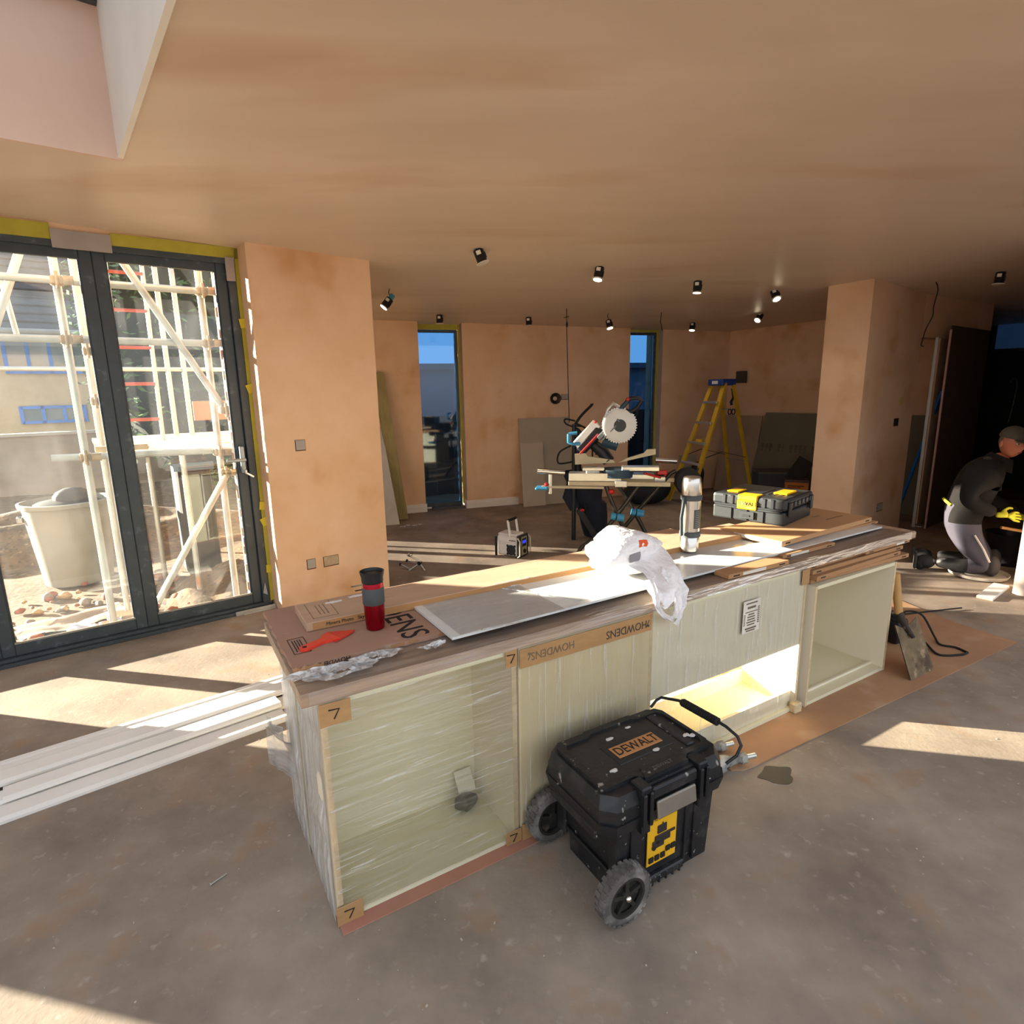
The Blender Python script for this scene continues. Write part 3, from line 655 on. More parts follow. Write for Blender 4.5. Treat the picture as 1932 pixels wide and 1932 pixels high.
def bagp(u, v):
    a = u*6.2832; p_ = v*math.pi
    rr = math.sin(p_)**.75
    x = .165*rr*math.cos(a); y = .135*rr*math.sin(a); z = .095 - .095*math.cos(p_)
    d = Vector((x*7, y*7, z*7))
    cr_ = 1 + .42*noise.noise(d) + .22*abs(noise.noise(d*2.6)) - .10*abs(noise.noise(d*5.3))
    z = z*(1+.18*noise.noise(d+Vector((9, 0, 0)))) * (1.05 - .55*max(0, (x-.02)*4))
    return (x*cr_+.02, y*cr_, max(0.001, z))
obj('bag_body', B().grid(bagp, 56, 36), BAGM, bag, smooth=60)
def tail(pts, wds, seed, nu=26, nv=10):
    pts = [Vector(p) for p in pts]
    def fn(u, v):
        k = u*(len(pts)-1); i = min(int(k), len(pts)-2); f = k-i
        c_ = pts[i].lerp(pts[i+1], f); wd = wds[i]*(1-f)+wds[i+1]*f
        s_ = v-.5
        return (c_.x+wd*s_, c_.y+.012*math.sin(v*11+seed+u*3)+.010*noise.noise(Vector((u*5, v*6, seed))), c_.z+.025*noise.noise(Vector((u*4+seed, v*4, 2)))+.01*math.cos(v*7+seed))
    return B().grid(fn, nu, nv)
obj('bag_skirt', tail([(.02, .03, .15), (.03, -.10, .10), (.02, -.20, .055), (-.01, -.275, .0), (-.02, -.285, -.04)], (.20, .24, .20, .13, .10), 1.3), BAGM, bag, smooth=60)
obj('bag_handle', tail([(-.06, -.22, .05), (-.085, -.275, .0), (-.08, -.285, -.05), (-.045, -.288, -.09), (.0, -.288, -.115)], (.05, .04, .026, .022, .02), 2.2, 20, 5), BAGM, bag, smooth=60)
obj('bag_handle', tail([(.05, -.20, .06), (.045, -.275, .0), (.03, -.288, -.06), (.01, -.290, -.12)], (.09, .08, .05, .03), 4.2, 20, 6), BAGM, bag, smooth=60)
ORANGE = mat('orange_print', '#e0561c', 0.5)
def patch(u0, v0, du, dv):
    def fn(u, v):
        p_ = Vector(bagp(u0+du*u, v0+dv*v)); c_ = Vector((.02, 0, .08)); return tuple(p_ + (p_-c_).normalized()*.002)
    return B().grid(fn, 6, 6)
for u0, v0, du, dv in ((.70, .62, .045, .10), (.775, .36, .04, .09), (.90, .50, .03, .18), (.965, .60, .04, .12)):
    obj('orange_print', patch(u0, v0, du, dv), ORANGE, bag)
obj('bag_mouth_shade', patch(.655, .47, .05, .10), mat('bag_shadow_grey', '#8e8a8c', 0.6), bag)  # grey patch paints the shade inside the bag's mouth
# vacuum flask
fl = thing('vacuum_flask', 'tall stainless steel vacuum flask with black bands and strap', 'flask', IS.at(1.825, .335, .8195), IS.rz)
obj('body', B().lathe([(.041, 0), (.044, .003), (.044, .070), (.041, .074), (.041, .08), (.0445, .084), (.0445, .25), (.041, .254)], 36), CHROME, fl, smooth=True)
obj('cup_lid', B().lathe([(.0445, .268), (.0455, .272), (.0435, .33), (.041, .350), (.036, .356), (.0, .357)], 36), CHROME, fl, smooth=True)
obj('lower_band', B().lathe([(.0455, .070), (.049, .073), (.049, .094), (.0455, .098)], 36), DGREY, fl, smooth=True)
obj('upper_band', B().lathe([(.0455, .246), (.049, .25), (.049, .268), (.0455, .272)], 36), DGREY, fl, smooth=True)
obj('strap', B().bar((-.050, -.004, .255), (-.074, -.012, .17), .016, .006, up=(0, 1, 0)).bar((-.074, -.012, .172), (-.062, -.006, .082), .016, .006, up=(0, 1, 0)).box((-.049, 0, .258), (.014, .02, .02), bev=.002), mat('grey_webbing', '#3f4447', 0.9), fl)
def wrap(a0, a1, z0, z1, r=.0448):
    return B().grid(lambda u, v: (r*math.cos(a0+(a1-a0)*u), r*math.sin(a0+(a1-a0)*u), z0+(z1-z0)*v), 14, 2)
lab = obj('dark_label', wrap(R(-118), R(-62), .115, .205), mat('label_dark', '#4a4743', 0.5), fl, smooth=True)
for i in range(9):
    obj('label_line', wrap(R(-108), R(-108+random.uniform(22, 38)), .195-i*.009, .1965-i*.009, .0450), mat('label_grey', '#9a948c', 0.6), lab)
obj('green_label', wrap(R(-60), R(-44), .115, .21, .0449), mat('lime_label', '#a8c22a', 0.5), fl, smooth=True)
# black and yellow tool case
YEL = mat('yellow_plastic', '#e0a615', 0.4, var=0.06)
BK2 = mat('charcoal_plastic', '#26292b', 0.42, var=0.12, scale=9, bump=0.05, bscale=150)
ca = thing('tool_case', 'black tool case with yellow latch and handle on the cardboard packs', 'case', IS.at(2.50, .295, .8450), IS.rz+.235)
# local: x along the long side to the right, y along the latch side away
obj('base', B().box((.20, .21, .038), (.385, .405, .076), bev=.010, seg=2).b2((-.004, .03, .068), (.404, .40, .080), .003), BK2, ca)
obj('lid', B().box((.20, .21, .113), (.395, .415, .066), bev=.016, seg=2).b2((-.004, .02, .080), (.404, .40, .090), .003), BK2, ca)
for y in (.075, .12, .30, .345): obj('lid_rib', B().b2((-.003, y-.012, .088), (.02, y+.012, .140), .004), BK2, ca)
for y in (.12, .21, .30): obj('base_rib', B().b2((-.0, y-.003, .004), (.008, y+.003, .066), .002), BLACKP, ca)
la = obj('latch', B().b2((-.010, .155, .070), (.0, .265, .120), .004).b2((-.006, .155, .118), (.08, .265, .150), .005), YEL, ca)
obj('latch_plate', B().b2((-.0115, .17, .078), (-.009, .21, .086)).b2((-.0115, .215, .094), (-.009, .255, .112)), mat('paler_yellow', '#e9c83a', 0.5), la)  # two paler yellow patches on the latch front
obj('grip_recess', B().b2((-.0035, .17, .018), (.004, .25, .058)), DARK, ca); obj('grip_bar', B().b2((-.007, .19, .030), (.002, .235, .040), .002), BK2, ca)
for k in range(4): obj('lid_stripe', B().b2((.10+.06*k*.0, .07+.035*k, .1455), (.30, .085+.035*k, .1485), .002), BK2, ca)
obj('top_handle', B().b2((.14, .05, .146), (.28, .13, .1565), .006), YEL, ca); obj('top_handle', B().b2((.06, .29, .146), (.17, .36, .154), .005), YEL, ca)
for k in range(6): obj('side_rib', B().b2((.05+.055*k, -.004, .096), (.085+.055*k, .004, .125), .003), BK2, ca)
for x in (.045, .355): obj('side_clip', B().b2((x-.018, -.009, .05), (x+.018, .002, .13), .005), BLACKP, ca)
text('lettering', 'DEWALT', .030, INK, axes((-.0118, .21, .103), (0, -1, 0), (0, 0, 1)), la)
# ------------------------------------------------------------------ rolling tool chest
TB = Frame(.191, 1.655, 60)
SPL = mat('paint_splashed_plastic', '#1b1b1d', 0.5, var=0.25, scale=14, spots=(34, '#8d8880', 0.66, 0.72), fleck=(9, '#3b3836', 0.55, 0.75), bump=0.15, bscale=60)
SPL2 = mat('dusty_lid_plastic', '#2a2725', 0.55, var=0.3, scale=9, spots=(40, '#a49d93', 0.67, 0.73), fleck=(4, '#4d4743', 0.5, 0.8), bump=0.2, bscale=70)
ch = thing('rolling_tool_chest', 'black paint-splashed rolling tool chest with wheels before the units', 'tool chest', TB.at(0, 0, 0), TB.rz)
def taper(b, x0, x1, y0, y1, z0, z1, ins, bev=.012, cut=.03):
    def ring(i, z, c_): return [(x0+i+c_, y0+i, z), (x1-i-c_, y0+i, z), (x1-i, y0+i+c_, z), (x1-i, y1-i-c_, z), (x1-i-c_, y1-i, z), (x0+i+c_, y1-i, z), (x0+i, y1-i-c_, z), (x0+i, y0+i+c_, z)]
    vs = ring(ins, z0, cut) + ring(0, z1, cut); n = 8
    return b.add(vs, [tuple(range(n))[::-1], tuple(range(n, 2*n))] + [(i, (i+1) % n, n+(i+1) % n, n+i) for i in range(n)])
bb = B(); taper(bb, .045, .492, -.152, .152, .005, .29, .012)
for x in (.10, .335, .375): bb.b2((x-.004, -.154, .02), (x+.004, -.14, .27), .002)
bb.b2((.105, -.158, .015), (.33, -.14, .045), .004)
obj('body', bb, SPL, ch)
for x in (.13, .16, .19, .22, .25, .28, .31): obj('foot_rib', B().b2((x-.004, -.160, .008), (x+.004, -.15, .04), .002), SPL, ch)
obj('end_column', B().b2((.035, -.165, .07), (.075, -.115, .29), .006), SPL, ch); obj('end_column', B().b2((.035, .115, .07), (.075, .165, .29), .006), SPL, ch)
rim = B(); taper(rim, -.022, .505, -.182, .182, .272, .318, .010, cut=.035); rim.b2((-.018, -.12, .24), (.02, .12, .275), .008)
obj('rim', rim, SPL, ch)
ld = B(); taper(ld, -.018, .500, -.176, .176, .318, .362, -.0, cut=.04)
def frust(b, x0, x1, y0, y1, z0, z1, ins, cut):
    def ring(i, z): return [(x0+i+cut, y0+i, z), (x1-i-cut, y0+i, z), (x1-i, y0+i+cut, z), (x1-i, y1-i-cut, z), (x1-i-cut, y1-i, z), (x0+i+cut, y1-i, z), (x0+i, y1-i-cut, z), (x0+i, y0+i+cut, z)]
    vs = ring(0, z0) + ring(ins, z1); n = 8
    return b.add(vs, [tuple(range(n))[::-1], tuple(range(n, 2*n))] + [(i, (i+1) % n, n+(i+1) % n, n+i) for i in range(n)])
frust(ld, -.018, .500, -.176, .176, .362, .400, .015, .04)
lid = obj('lid', ld, SPL, ch)
# raised rim of the lid and the inset panel
rimp = [(.02, -.125), (.13, -.125), (.155, -.145), (.33, -.145), (.355, -.125), (.455, -.125), (.472, -.10), (.472, .11), (.455, .135), (.36, .135), (.34, .15), (.14, .15), (.12, .135), (.02, .135), (.006, .11), (.006, -.10)]
inn = [(.035+(x-.02)*.92+.006, y*.84) for x, y in rimp]
rb2 = B(); n = len(rimp)
rb2.add([(x, y, .398) for x, y in rimp]+[(x, y, .414) for x, y in rimp]+[(x, y, .414) for x, y in inn]+[(x, y, .400) for x, y in inn],
        [(i, (i+1) % n, n+(i+1) % n, n+i) for i in range(n)]+[(n+i, n+(i+1) % n, 2*n+(i+1) % n, 2*n+i) for i in range(n)]+[(2*n+i, 2*n+(i+1) % n, 3*n+(i+1) % n, 3*n+i) for i in range(n)])
obj('lid_rim', rb2, SPL, lid)
obj('lid_panel', B().prism([(x, y) for x, y in inn], .396, .4045), SPL2, lid)
obj('lid_rib', B().b2((.395, -.09, .402), (.43, .115, .412), .006), SPL, lid)
obj('lid_rib', B().prism([(.15, -.15), (.335, -.15), (.315, -.105), (.17, -.105)], .398, .4155), SPL, lid)
obj('lid_plate', B().b2((.135, -.052, .402), (.37, .056, .407), .003), BLACKP, lid)
lg = obj('logo_plate', B().b2((.155, -.026, .406), (.345, .034, .4095), .002), mat('orange_brown_plate', '#b07a4a', 0.6, var=0.1, scale=9), lid)
text('lettering', 'DEWALT', .056, INK, axes((.250, .002, .4100), (1, 0, 0), (0, 1, 0)), lid, sx=.80)
text('lettering', 'DEWALT', .020, mat('worn_print', '#5d5650', 0.8), axes((.245, -.128, .4160), (1, 0, 0), (0, 1, 0)), lid)
for x in (.125, .365):
    cl_ = B().b2((x-.020, -.200, .285), (x-.006, -.165, .40), .004).b2((x+.006, -.200, .285), (x+.020, -.165, .40), .004).b2((x-.018, -.190, .255), (x+.018, -.165, .30), .004).b2((x-.02, -.19, .39), (x+.02, -.13, .415), .005)
    obj('latch_clip', cl_, BLACKP, ch)
obj('latch_plate', B().box((.245, -.193, .325), (.165, .012, .058), bev=.004, rot=Matrix.Rotation(R(-8), 3, 'X')), mat('dull_silver_plate', '#8f877c', 0.4, 0.6, var=0.15, scale=8), ch)
obj('latch_panel', B().b2((.15, -.188, .36), (.34, -.17, .40), .006), SPL, ch)
# sticker
stq = obj('yellow_sticker', B().add([(.165, -.1525, .085), (.29, -.1525, .085), (.29, -.1555, .245), (.165, -.1555, .245), (.165, -.150, .085), (.29, -.150, .085), (.29, -.152, .245), (.165, -.152, .245)], [(0, 1, 2, 3), (4, 7, 6, 5), (0, 4, 5, 1), (2, 6, 7, 3), (0, 3, 7, 4), (1, 5, 6, 2)]), mat('sticker_yellow', '#dba51c', 0.5, var=0.04), ch)
S_ = lambda x, z: (x, -.1562-(z-.165)*.02, z)
ic = B()
for x0, x1, z0, z1 in ((.205, .245, .195, .225), (.195, .262, .160, .190), (.185, .235, .145, .172), (.262, .283, .180, .190), (.225, .23, .222, .232)): ic.b2((x0, -.1585, z0), (x1, -.1540, z1), .003)
ic.cyl((.192, -.1585, .148), (.192, -.153, .148), .008, n=10)
obj('chest_picture', ic, mat('picture_black', '#2a2420', 0.7), stq)
for k, x in enumerate((.173, .198, .223, .245, .268)):
    obj('pictogram', B().b2((x, -.1575, .098+.002*(k > 2)*8), (x+.018, -.1535, .116+.002*(k > 2)*8)), INK, stq)
text('lettering', 'DEWALT', .022, YEL, axes((.226, -.1590, .258), (1, 0, 0), (0, 0, 1)), ch)
WT = mat('dusty_tyre', '#57524e', 0.9, var=0.3, scale=25, spots=(12, '#8b8680', 0.5, 0.7))
HUB = mat('wheel_hub_black', '#26241f', 0.6, var=0.3, scale=20, spots=(20, '#5e5346', 0.6, 0.75))
for sgn in (-1, 1):
    yc = -.198 if sgn < 0 else .195
    M = Matrix.Translation((.030, yc, .098)) @ Matrix.Rotation(R(90), 4, 'X')
    wh_ = obj('wheel', B().lathe([(.066, -.023), (.084, -.023), (.092, -.017), (.0925, 0), (.092, .017), (.084, .023), (.066, .023), (.066, -.023)], 36, M, False), WT, ch, smooth=True)
    tr_ = B()
    for k in range(26):
        a = 2*math.pi*k/26
        for o_, s2 in ((0, -.012), (.12, .012)):
            c_ = Matrix.Translation((.030, yc, .098)) @ Matrix.Rotation(a+o_, 4, 'Y') @ Vector((.0905, s2, 0))
            tr_.box(c_, (.008, .020, .013), rot=Matrix.Rotation(a+o_, 3, 'Y'))
    obj('tread', tr_, WT, wh_, kind='stuff')
    hb2 = B().lathe([(.0, -.006), (.066, -.006), (.066, .006), (.0, .006)], 28, M).lathe([(.0, -.020), (.016, -.020), (.018, -.016), (.018, .016), (.016, .020), (0, .020)], 16, M)
    for k in range(5):
        a = 2*math.pi*k/5 + .3
        for s3 in (-1, 1):
            hb2.bar(M @ Vector((.014*math.cos(a), .014*math.sin(a), .012*s3)), M @ Vector((.058*math.cos(a), .058*math.sin(a), .012*s3)), .013, .012, up=(0, 1, 0))
    hb2.lathe([(.055, -.012), (.057, -.022), (.0665, -.022), (.0665, .022), (.057, .022), (.055, .012)], 28, M, False)
    obj('hub', hb2, HUB, wh_, smooth=True)
    obj('axle_cap', B().ball((.030, yc+sgn*.022, .098), (.011, .012, .011), 12, 8), CHROME, wh_, smooth=True)
obj('axle', B().cyl((.045, -.19, .098), (.045, .19, .098), .006), BLACKP, ch)
hnd = obj('pull_handle', B().tube([(.47, .165, .40), (.50, .168, .418), (.515, .158, .43), (.53, .085, .448), (.535, .06, .449), (.54, -.085, .449), (.545, -.12, .445), (.55, -.165, .43), (.55, -.182, .405), (.535, -.178, .37), (.50, -.165, .345)], .0055, 10), BLACKP, ch, smooth=True)
gp = B().cyl((.531, .070, .449), (.539, -.090, .449), .0125, n=14)
for k in range(17): gp.cyl((.532+.0004*k, .064-.0093*k, .449), (.532+.0004*k, .059-.0093*k, .449), .0152, n=14)
obj('grip', gp, RUBBER, hnd)
for p_, s_ in (((.02, .02, .405), .012), ((.10, -.06, .405), .016), ((.30, .10, .405), .014), ((.43, -.05, .413), .016), ((.45, -.06, .412), .02), ((.20, .08, .405), .018), ((.06, -.152, .35), .018), ((.09, -.158, .30), .02), ((.02, -.1, .33), .016), ((.41, -.17, .33), .012), ((.29, -.05, .407), .016)):
    d_ = B().ball(p_, (s_, s_*.5, .0022), 8, 5); d_.v = [v + Vector((noise.noise(v*90), noise.noise(v*90+Vector((3, 0, 0))), 0))*.006 for v in d_.v]
    obj('paint_splash', d_, mat('white_paint_splash', '#cfcac4', 0.8), ch)
# ------------------------------------------------------------------ tools on the floor
GT = mat('plaster_caked_grey', '#85847e', 0.85, var=0.35, scale=25, spots=(30, '#3c3d40', 0.55, 0.62), fleck=(14, '#b9b4a6', 0.55, 0.7), bump=0.4, bscale=90)
TUF = Frame(*IS.at(1.44, -.052, 0)[:2], 59.2+12)
for k, (dy, dx, lb_) in enumerate(((.055, .0, 'rear one of two plaster-caked power tool bodies beside the tool chest'), (-.03, .03, 'front plaster-caked power tool body with orange streak by the chest'))):
    tt = thing('power_tool', lb_, 'power tool', TUF.at(dx, dy, .0345), TUF.rz+(.02, -.05)[k], 'plaster caked tools by the chest')
    X = Matrix.Rotation(R(90), 4, 'Y')
    obj('yellow_collar', B().lathe([(.024, -.07), (.029, -.066), (.029, -.01), (.031, -.006)], 20, X), YEL, tt, smooth=True)
    bd = B().lathe([(.030, -.008), (.031, .02), (.030, .11), (.026, .15), (.019, .165), (.019, .205), (.023, .208), (.023, .235), (.015, .24)], 20, X)
    bd.v = [v*(1+.06*noise.noise(v*60)) for v in bd.v]
    obj('body', bd, GT, tt, smooth=True)
    obj('spindle', B().cyl((.238, 0, 0), (.285, 0, 0), .011), STEEL, tt, smooth=True)
    obj('switch', B().b2((.06, -.012, -.036) if k else (.05, -.01, .026), (.12, .012, -.02) if k else (.11, .01, .034), .004), BK2, tt)
    obj('plaster_lump', B().ball((.10, -.02, -.018), (.035, .018, .014), 8, 6), GT, tt, smooth=True)
    if k: obj('orange_streak', B().b2((.045, -.012, .0285), (.105, .002, .0325), .002), ORANGE, tt)
# spade leaning at the end of the row
sp = thing('spade', 'muddy spade with wooden shaft leaning at the right end of the units', 'spade', IS.at(3.10, -.02, 0.006), IS.rz)
SPM = mat('muddy_steel', '#7a684f', 0.9, var=0.3, scale=12, spots=(9, '#4f4132', 0.52, 0.66), fleck=(25, '#a08c6c', 0.6, 0.72), bump=0.5, bscale=40)
def bl(u, v):
    x = -.075+.25*u*(.94+.06*v)+.035*v; s_ = (u-.5)
    return (x - .02*v+.0, -.035-.105*v + .0, .255-.25*v + .035*abs(s_)*2*(1-v) - .012*math.cos(s_*3.1)*1.0)
g1_ = B().grid(bl, 12, 14); top = list(g1_.v); nb = len(top)
g1_.v = top + [v + Vector((0, .004, -.004)) for v in top]; f0 = list(g1_.f); g1_.f = f0 + [tuple(i+nb for i in f[::-1]) for f in f0]
obj('blade', g1_, SPM, sp, smooth=True)
obj('socket', B().tube([(.055, -.075, .20), (.03, -.035, .265), (.022, -.014, .31), (.020, -.002, .335)], [.012, .017, .0205, .0205], 12), mat('dark_steel', '#3a332c', 0.6, 0.4, spots=(20, '#a08c6c', 0.6, 0.7)), sp, smooth=True)
obj('shaft', B().tube([(.020, -.004, .325), (.018, .010, .40), (.017, .035, .545), (.017, .037, .552)], [.0205, .021, .0205, .012], 14), mat('pale_ash_wood', '#b98f55', 0.6, var=0.1, scale=5, stretch=(8, 8, 1)), sp, smooth=True)
# cable reel-like black tool with cords behind the spade
ck = thing('black_power_tool', 'black corded tool with looping cables standing behind the spade', 'power tool', IS.at(3.50, .16, .006), IS.rz)
obj('body', B().box((0, 0, .075), (.13, .10, .15), bev=.02, seg=2).cyl((-.02, -.04, .13), (-.02, .06, .17), .035), BLACKP, ck, smooth=True)
obj('handle', B().tube([(.0, .03, .15), (-.06, .0, .20), (-.14, -.02, .22)], .016, 8), BLACKP, ck, smooth=True)
def cord(pts, r=.005, n=7, sub=8):
    P = [Vector(p) for p in pts]; out = []
    for i in range(len(P)-1):
        p0 = P[max(0, i-1)]; p1 = P[i]; p2 = P[i+1]; p3 = P[min(len(P)-1, i+2)]
        for k in range(sub):
            t = k/sub
            out.append(.5*((2*p1)+(p2-p0)*t+(2*p0-5*p1+4*p2-p3)*t*t+(3*p1-p0-3*p2+p3)*t*t*t))
    out.append(P[-1]); return B().tube(out, r, n)
obj('cable', cord([(.04, 0, .14), (.17, .02, .15), (.26, -.03, .12), (.22, -.13, .02), (.16, -.19, .006), (.19, -.26, .006), (.17, -.33, .006)], .0065), RUBBER, ck, smooth=True)
obj('cable', cord([(.02, -.04, .10), (.08, -.14, .02), (.0, -.25, .006), (.10, -.32, .006), (.17, -.33, .006)], .0065), RUBBER, ck, smooth=True)
obj('cable', cord([(.05, .03, .12), (.22, .10, .10), (.40, .18, .02), (.55, .16, .006), (.95, .02, .006)], .005), RUBBER, ck, smooth=True)
obj('cable', cord([(.03, .05, .14), (.15, .20, .10), (.30, .24, .03), (.45, .17, .006)], .004), mat('grey_cable', '#8d8a86', 0.6), ck, smooth=True)
# white primed mouldings on the floor, left
MH = Frame(*HO.at(-.30, -1.45)[:2], 52.3)
def moulding(lb_, x0, x1, y, z, wd, hh, rot=0.0, flip=False):
    m_ = thing('moulding_board', lb_, 'moulding', HO.at(x1, y+(.025 if abs(y+1.49) < .001 else 0), z), HO.rz+rot, 'primed mouldings on the floor')
    L_ = x1-x0
    pf = [(0, 0), (0, hh*.55), (wd*.12, hh), (wd*.30, hh), (wd*.34, hh*.8), (wd*.88, hh*.8), (wd, hh*.6), (wd, 0)]
    if flip: pf = [(wd-a, c_) for a, c_ in pf][::-1]
    n = len(pf); vs = [(-L_, a, c_) for a, c_ in pf]+[(0, a, c_) for a, c_ in pf]
    obj('board', B().add(vs, [tuple(range(n)), tuple(range(2*n-1, n-1, -1))]+[(i, (i+1) % n, n+(i+1) % n, n+i) for i in range(n)]), WHITEW, m_)
    obj('raw_end', B().add([(.0008, a, c_) for a, c_ in pf], [tuple(range(n))]), mat('raw_pine_end', '#d9b583', 0.8, var=0.1), m_)
    return m_
moulding('front white primed moulding board lying on the concrete floor', -2.9, -.375, -1.705, .001, .12, .022, .030)
moulding('second white primed moulding board from the front, on the floor', -1.46, -.372, -1.590, .024, .11, .020, .034)
moulding('lower middle white moulding board on the floor, mostly covered', -2.9, -.30, -1.575, .001, .11, .022, .030)
moulding('third white moulding board from the front, lying on another', -2.9, -.28, -1.49, .024, .12, .022, .022)
moulding('white moulding board nearest the doors, flat on the floor', -2.9, -.12, -1.36, .001, .15, .020, .018, True)
for a, s_ in ((-1.30, .02), (-1.34, .016)):
    pass
off = thing('timber_offcut', 'pale primed timber offcut lying on the floor by the right wall end', 'offcut', (3.66, 4.25, .001), R(90-52))
obj('board', B().box((0, 0, .010), (.44, .10, .02), bev=.002), WHITEW, off)
obj('raw_end', B().b2((-.2208, -.048, .001), (-.2200, .048, .019)), MATS['raw_pine_end'], off)
# drips and debris
wet = obj('wet_stain', B().prism([(.075*(1+.18*math.sin(3*a)+.1*math.sin(5*a+1))*math.cos(a), .055*(1+.15*math.cos(4*a))*math.sin(a)) for a in [k*math.pi/14 for k in range(28)]], 0, .0012), mat('wet_concrete', '#4a4238', 0.6, var=0.1, spec=.2), loc=(1.085, 2.165, .0004), rotz=.4)
tag(wet, 'dark wet stain on the concrete by the torn cardboard corner', 'stain')
nail = obj('nail', B().cyl((0, 0, .004), (.045, .03, .004), .0022).cyl((0, 0, .004), (-.002, -.0013, .004), .005), STEEL, loc=(-1.02, 1.655, 0), rotz=R(20))
tag(nail, 'single bright nail lying on the floor left of the units', 'nail')
dbr = B()
for k in range(260):
    a_ = random.uniform(-1.5, 3.6); b_ = random.uniform(.9, 3.2); s_ = random.uniform(.0015, .005)
    if a_ > 0 and a_ < 1.2 and b_ > 1.4 : continue
    dbr.box((a_, b_, s_*.3), (s_*random.uniform(.6, 2), s_, s_*.6), rz=random.uniform(0, 3))
tag(obj('floor_debris', dbr, mat('debris', '#bdb3a3', 0.9, var=0.4, scale=3), kind='stuff'), 'tiny crumbs of plaster scattered on the concrete floor', 'debris')
# ------------------------------------------------------------------ downlights and cables hanging from the ceiling
LAMPW = bpy.data.materials.new('lit_lamp_face'); LAMPW.use_nodes = True
_p = LAMPW.node_tree.nodes['Principled BSDF']; _p.inputs['Emission Color'].default_value = (1, .84, .58, 1); _p.inputs['Emission Strength'].default_value = 7
BTAPE = mat('blue_tape', '#2f86a6', 0.6)
WRIM = mat('white_lamp_rim', '#cfc8bd', 0.5)
LIGHTS = [  # x, y, tilt about view axis (deg), tilt towards camera, lit, blue tape, drop, what sets it apart
    (-1.076, 5.652, 38, 12, 1, 1, .085, 'downlight dangling on blue tape by the pier, tilted left'),
    (-.206, 4.358, -20, 4, 0, 1, .0, 'largest black downlight, nearest on the ceiling, tilted with blue clips'),
    (-.803, 7.164, 0, 0, 0, 0, .0, 'small black downlight above the left slot window'),
    (.239, 7.426, -3, 0, 0, 1, .0, 'small black downlight over the middle of the far wall'),
    (.728, 4.941, 10, 14, 1, 0, .0, 'black downlight hanging near ceiling centre, lit and facing forward'),
    (1.175, 7.25, -12, 16, 1, 0, .075, 'lit downlight hanging by its lead near the saw'),
    (1.682, 5.513, 3, 4, 1, 0, .0, 'straight lit downlight right of the ceiling centre'),
    (2.44, 8.142, 4, 14, 1, 0, .0, 'small lit downlight above the right slot window'),
    (2.582, 6.031, -18, 30, 1, 0, .0, 'tilted lit downlight nearest to the right pillar'),
    (3.076, 7.499, 22, 38, 1, 1, .0, 'tilted lit downlight near the far right corner'),
    (4.221, 5.336, 4, 2, 0, 0, .0, 'unlit black downlight at the right, over the kneeling person')]
for x, y, ta, tb, lit, bl_, drop, lb_ in LIGHTS:
    zc = ceil_z((x, y))
    d_ = thing('downlight', lb_, 'ceiling light', (x, y, zc), math.atan2(-x, y), 'hanging downlights')
    M = Matrix.Translation((0, 0, -drop)) @ Matrix.Rotation(R(-tb), 4, 'X') @ Matrix.Rotation(R(ta), 4, 'Y')
    obj('can', B(M).lathe([(.034, -.004), (.036, -.008), (.036, -.088), (.040, -.094)], 20), BLACKP, d_, smooth=True)
    obj('rim', B(M).lathe([(.040, -.094), (.047, -.096), (.047, -.101), (.036, -.103)], 20), WRIM, d_, smooth=True)
    obj('lamp_face', B(M).lathe([(.0, -.1035), (.034, -.1035), (.034, -.102)], 20), LAMPW if lit else WRIM, d_)
    obj('sticker', B(M).b2((-.022, -.0375, -.045), (.010, -.0345, -.018)), MATS['white_label'], d_)
    obj('spring_clip', B(M).b2((.030, -.02, -.075), (.040, .0, -.035), .002), BLACKP, d_)
    if drop: obj('lead', B().tube([(.0, 0, .004), (-.012, 0, -.03), (.006, 0, -drop+.002), (.0, 0, -drop-.01)], .004, 6), RUBBER, d_)
    if bl_: obj('tape', B(M).b2((-.02, -.015, -.012), (.022, .015, .045 if drop else .003), .003), BTAPE, d_)
    if lit:
        l = bpy.data.lights.new('downlight_beam', 'SPOT'); l.energy = 7; l.color = (1, .8, .55); l.spot_size = R(85); l.spot_blend = .6; l.shadow_soft_size = .03
        lo = bpy.data.objects.new('downlight_beam', l); C.objects.link(lo); lo.parent = d_
        lo.matrix_local = M @ Matrix.Translation((0, 0, -.112))
c1 = thing('hanging_cable', 'thin dark cable hanging from the ceiling down to the saw', 'cable', (.645, 6.85, ceil_z((.645, 6.85))))
obj('cable', B().tube([(0, 0, 0), (.002, 0, -.25), (.012, -.04, -.7), (.02, -.10, -1.15), (.02, -.12, -1.25)], .0045, 6), RUBBER, c1)
obj('knot', B().ball((.004, 0, -.17), (.012, .012, .035), 8, 6).tube([(-.03, 0, -.10), (.03, 0, -.085)], .004, 5), RUBBER, c1)
c2_ = obj('hanging_cable', B().tube([(0, 0, 0), (-.006, 0, -.12), (.004, 0, -.14), (.018, 0, -.21)], .004, 6), RUBBER, loc=(1.79, 7.22, ceil_z((1.79, 7.22))))
tag(c2_, 'short cut cable end hanging near the right slot window', 'cable')
c3_ = obj('hanging_cable', cord([(0, 0, 0), (.02, -.01, -.07), (.0, -.01, -.22), (-.005, -.02, -.30), (-.06, -.03, -.42), (-.075, -.03, -.50), (-.085, -.03, -.56), (-.06, -.03, -.575)], .005), RUBBER, smooth=True, loc=(3.936, 5.719, ceil_z((3.936, 5.719))))
tag(c3_, 'wavy cable hanging from the ceiling at the doorway on the right', 'cable')
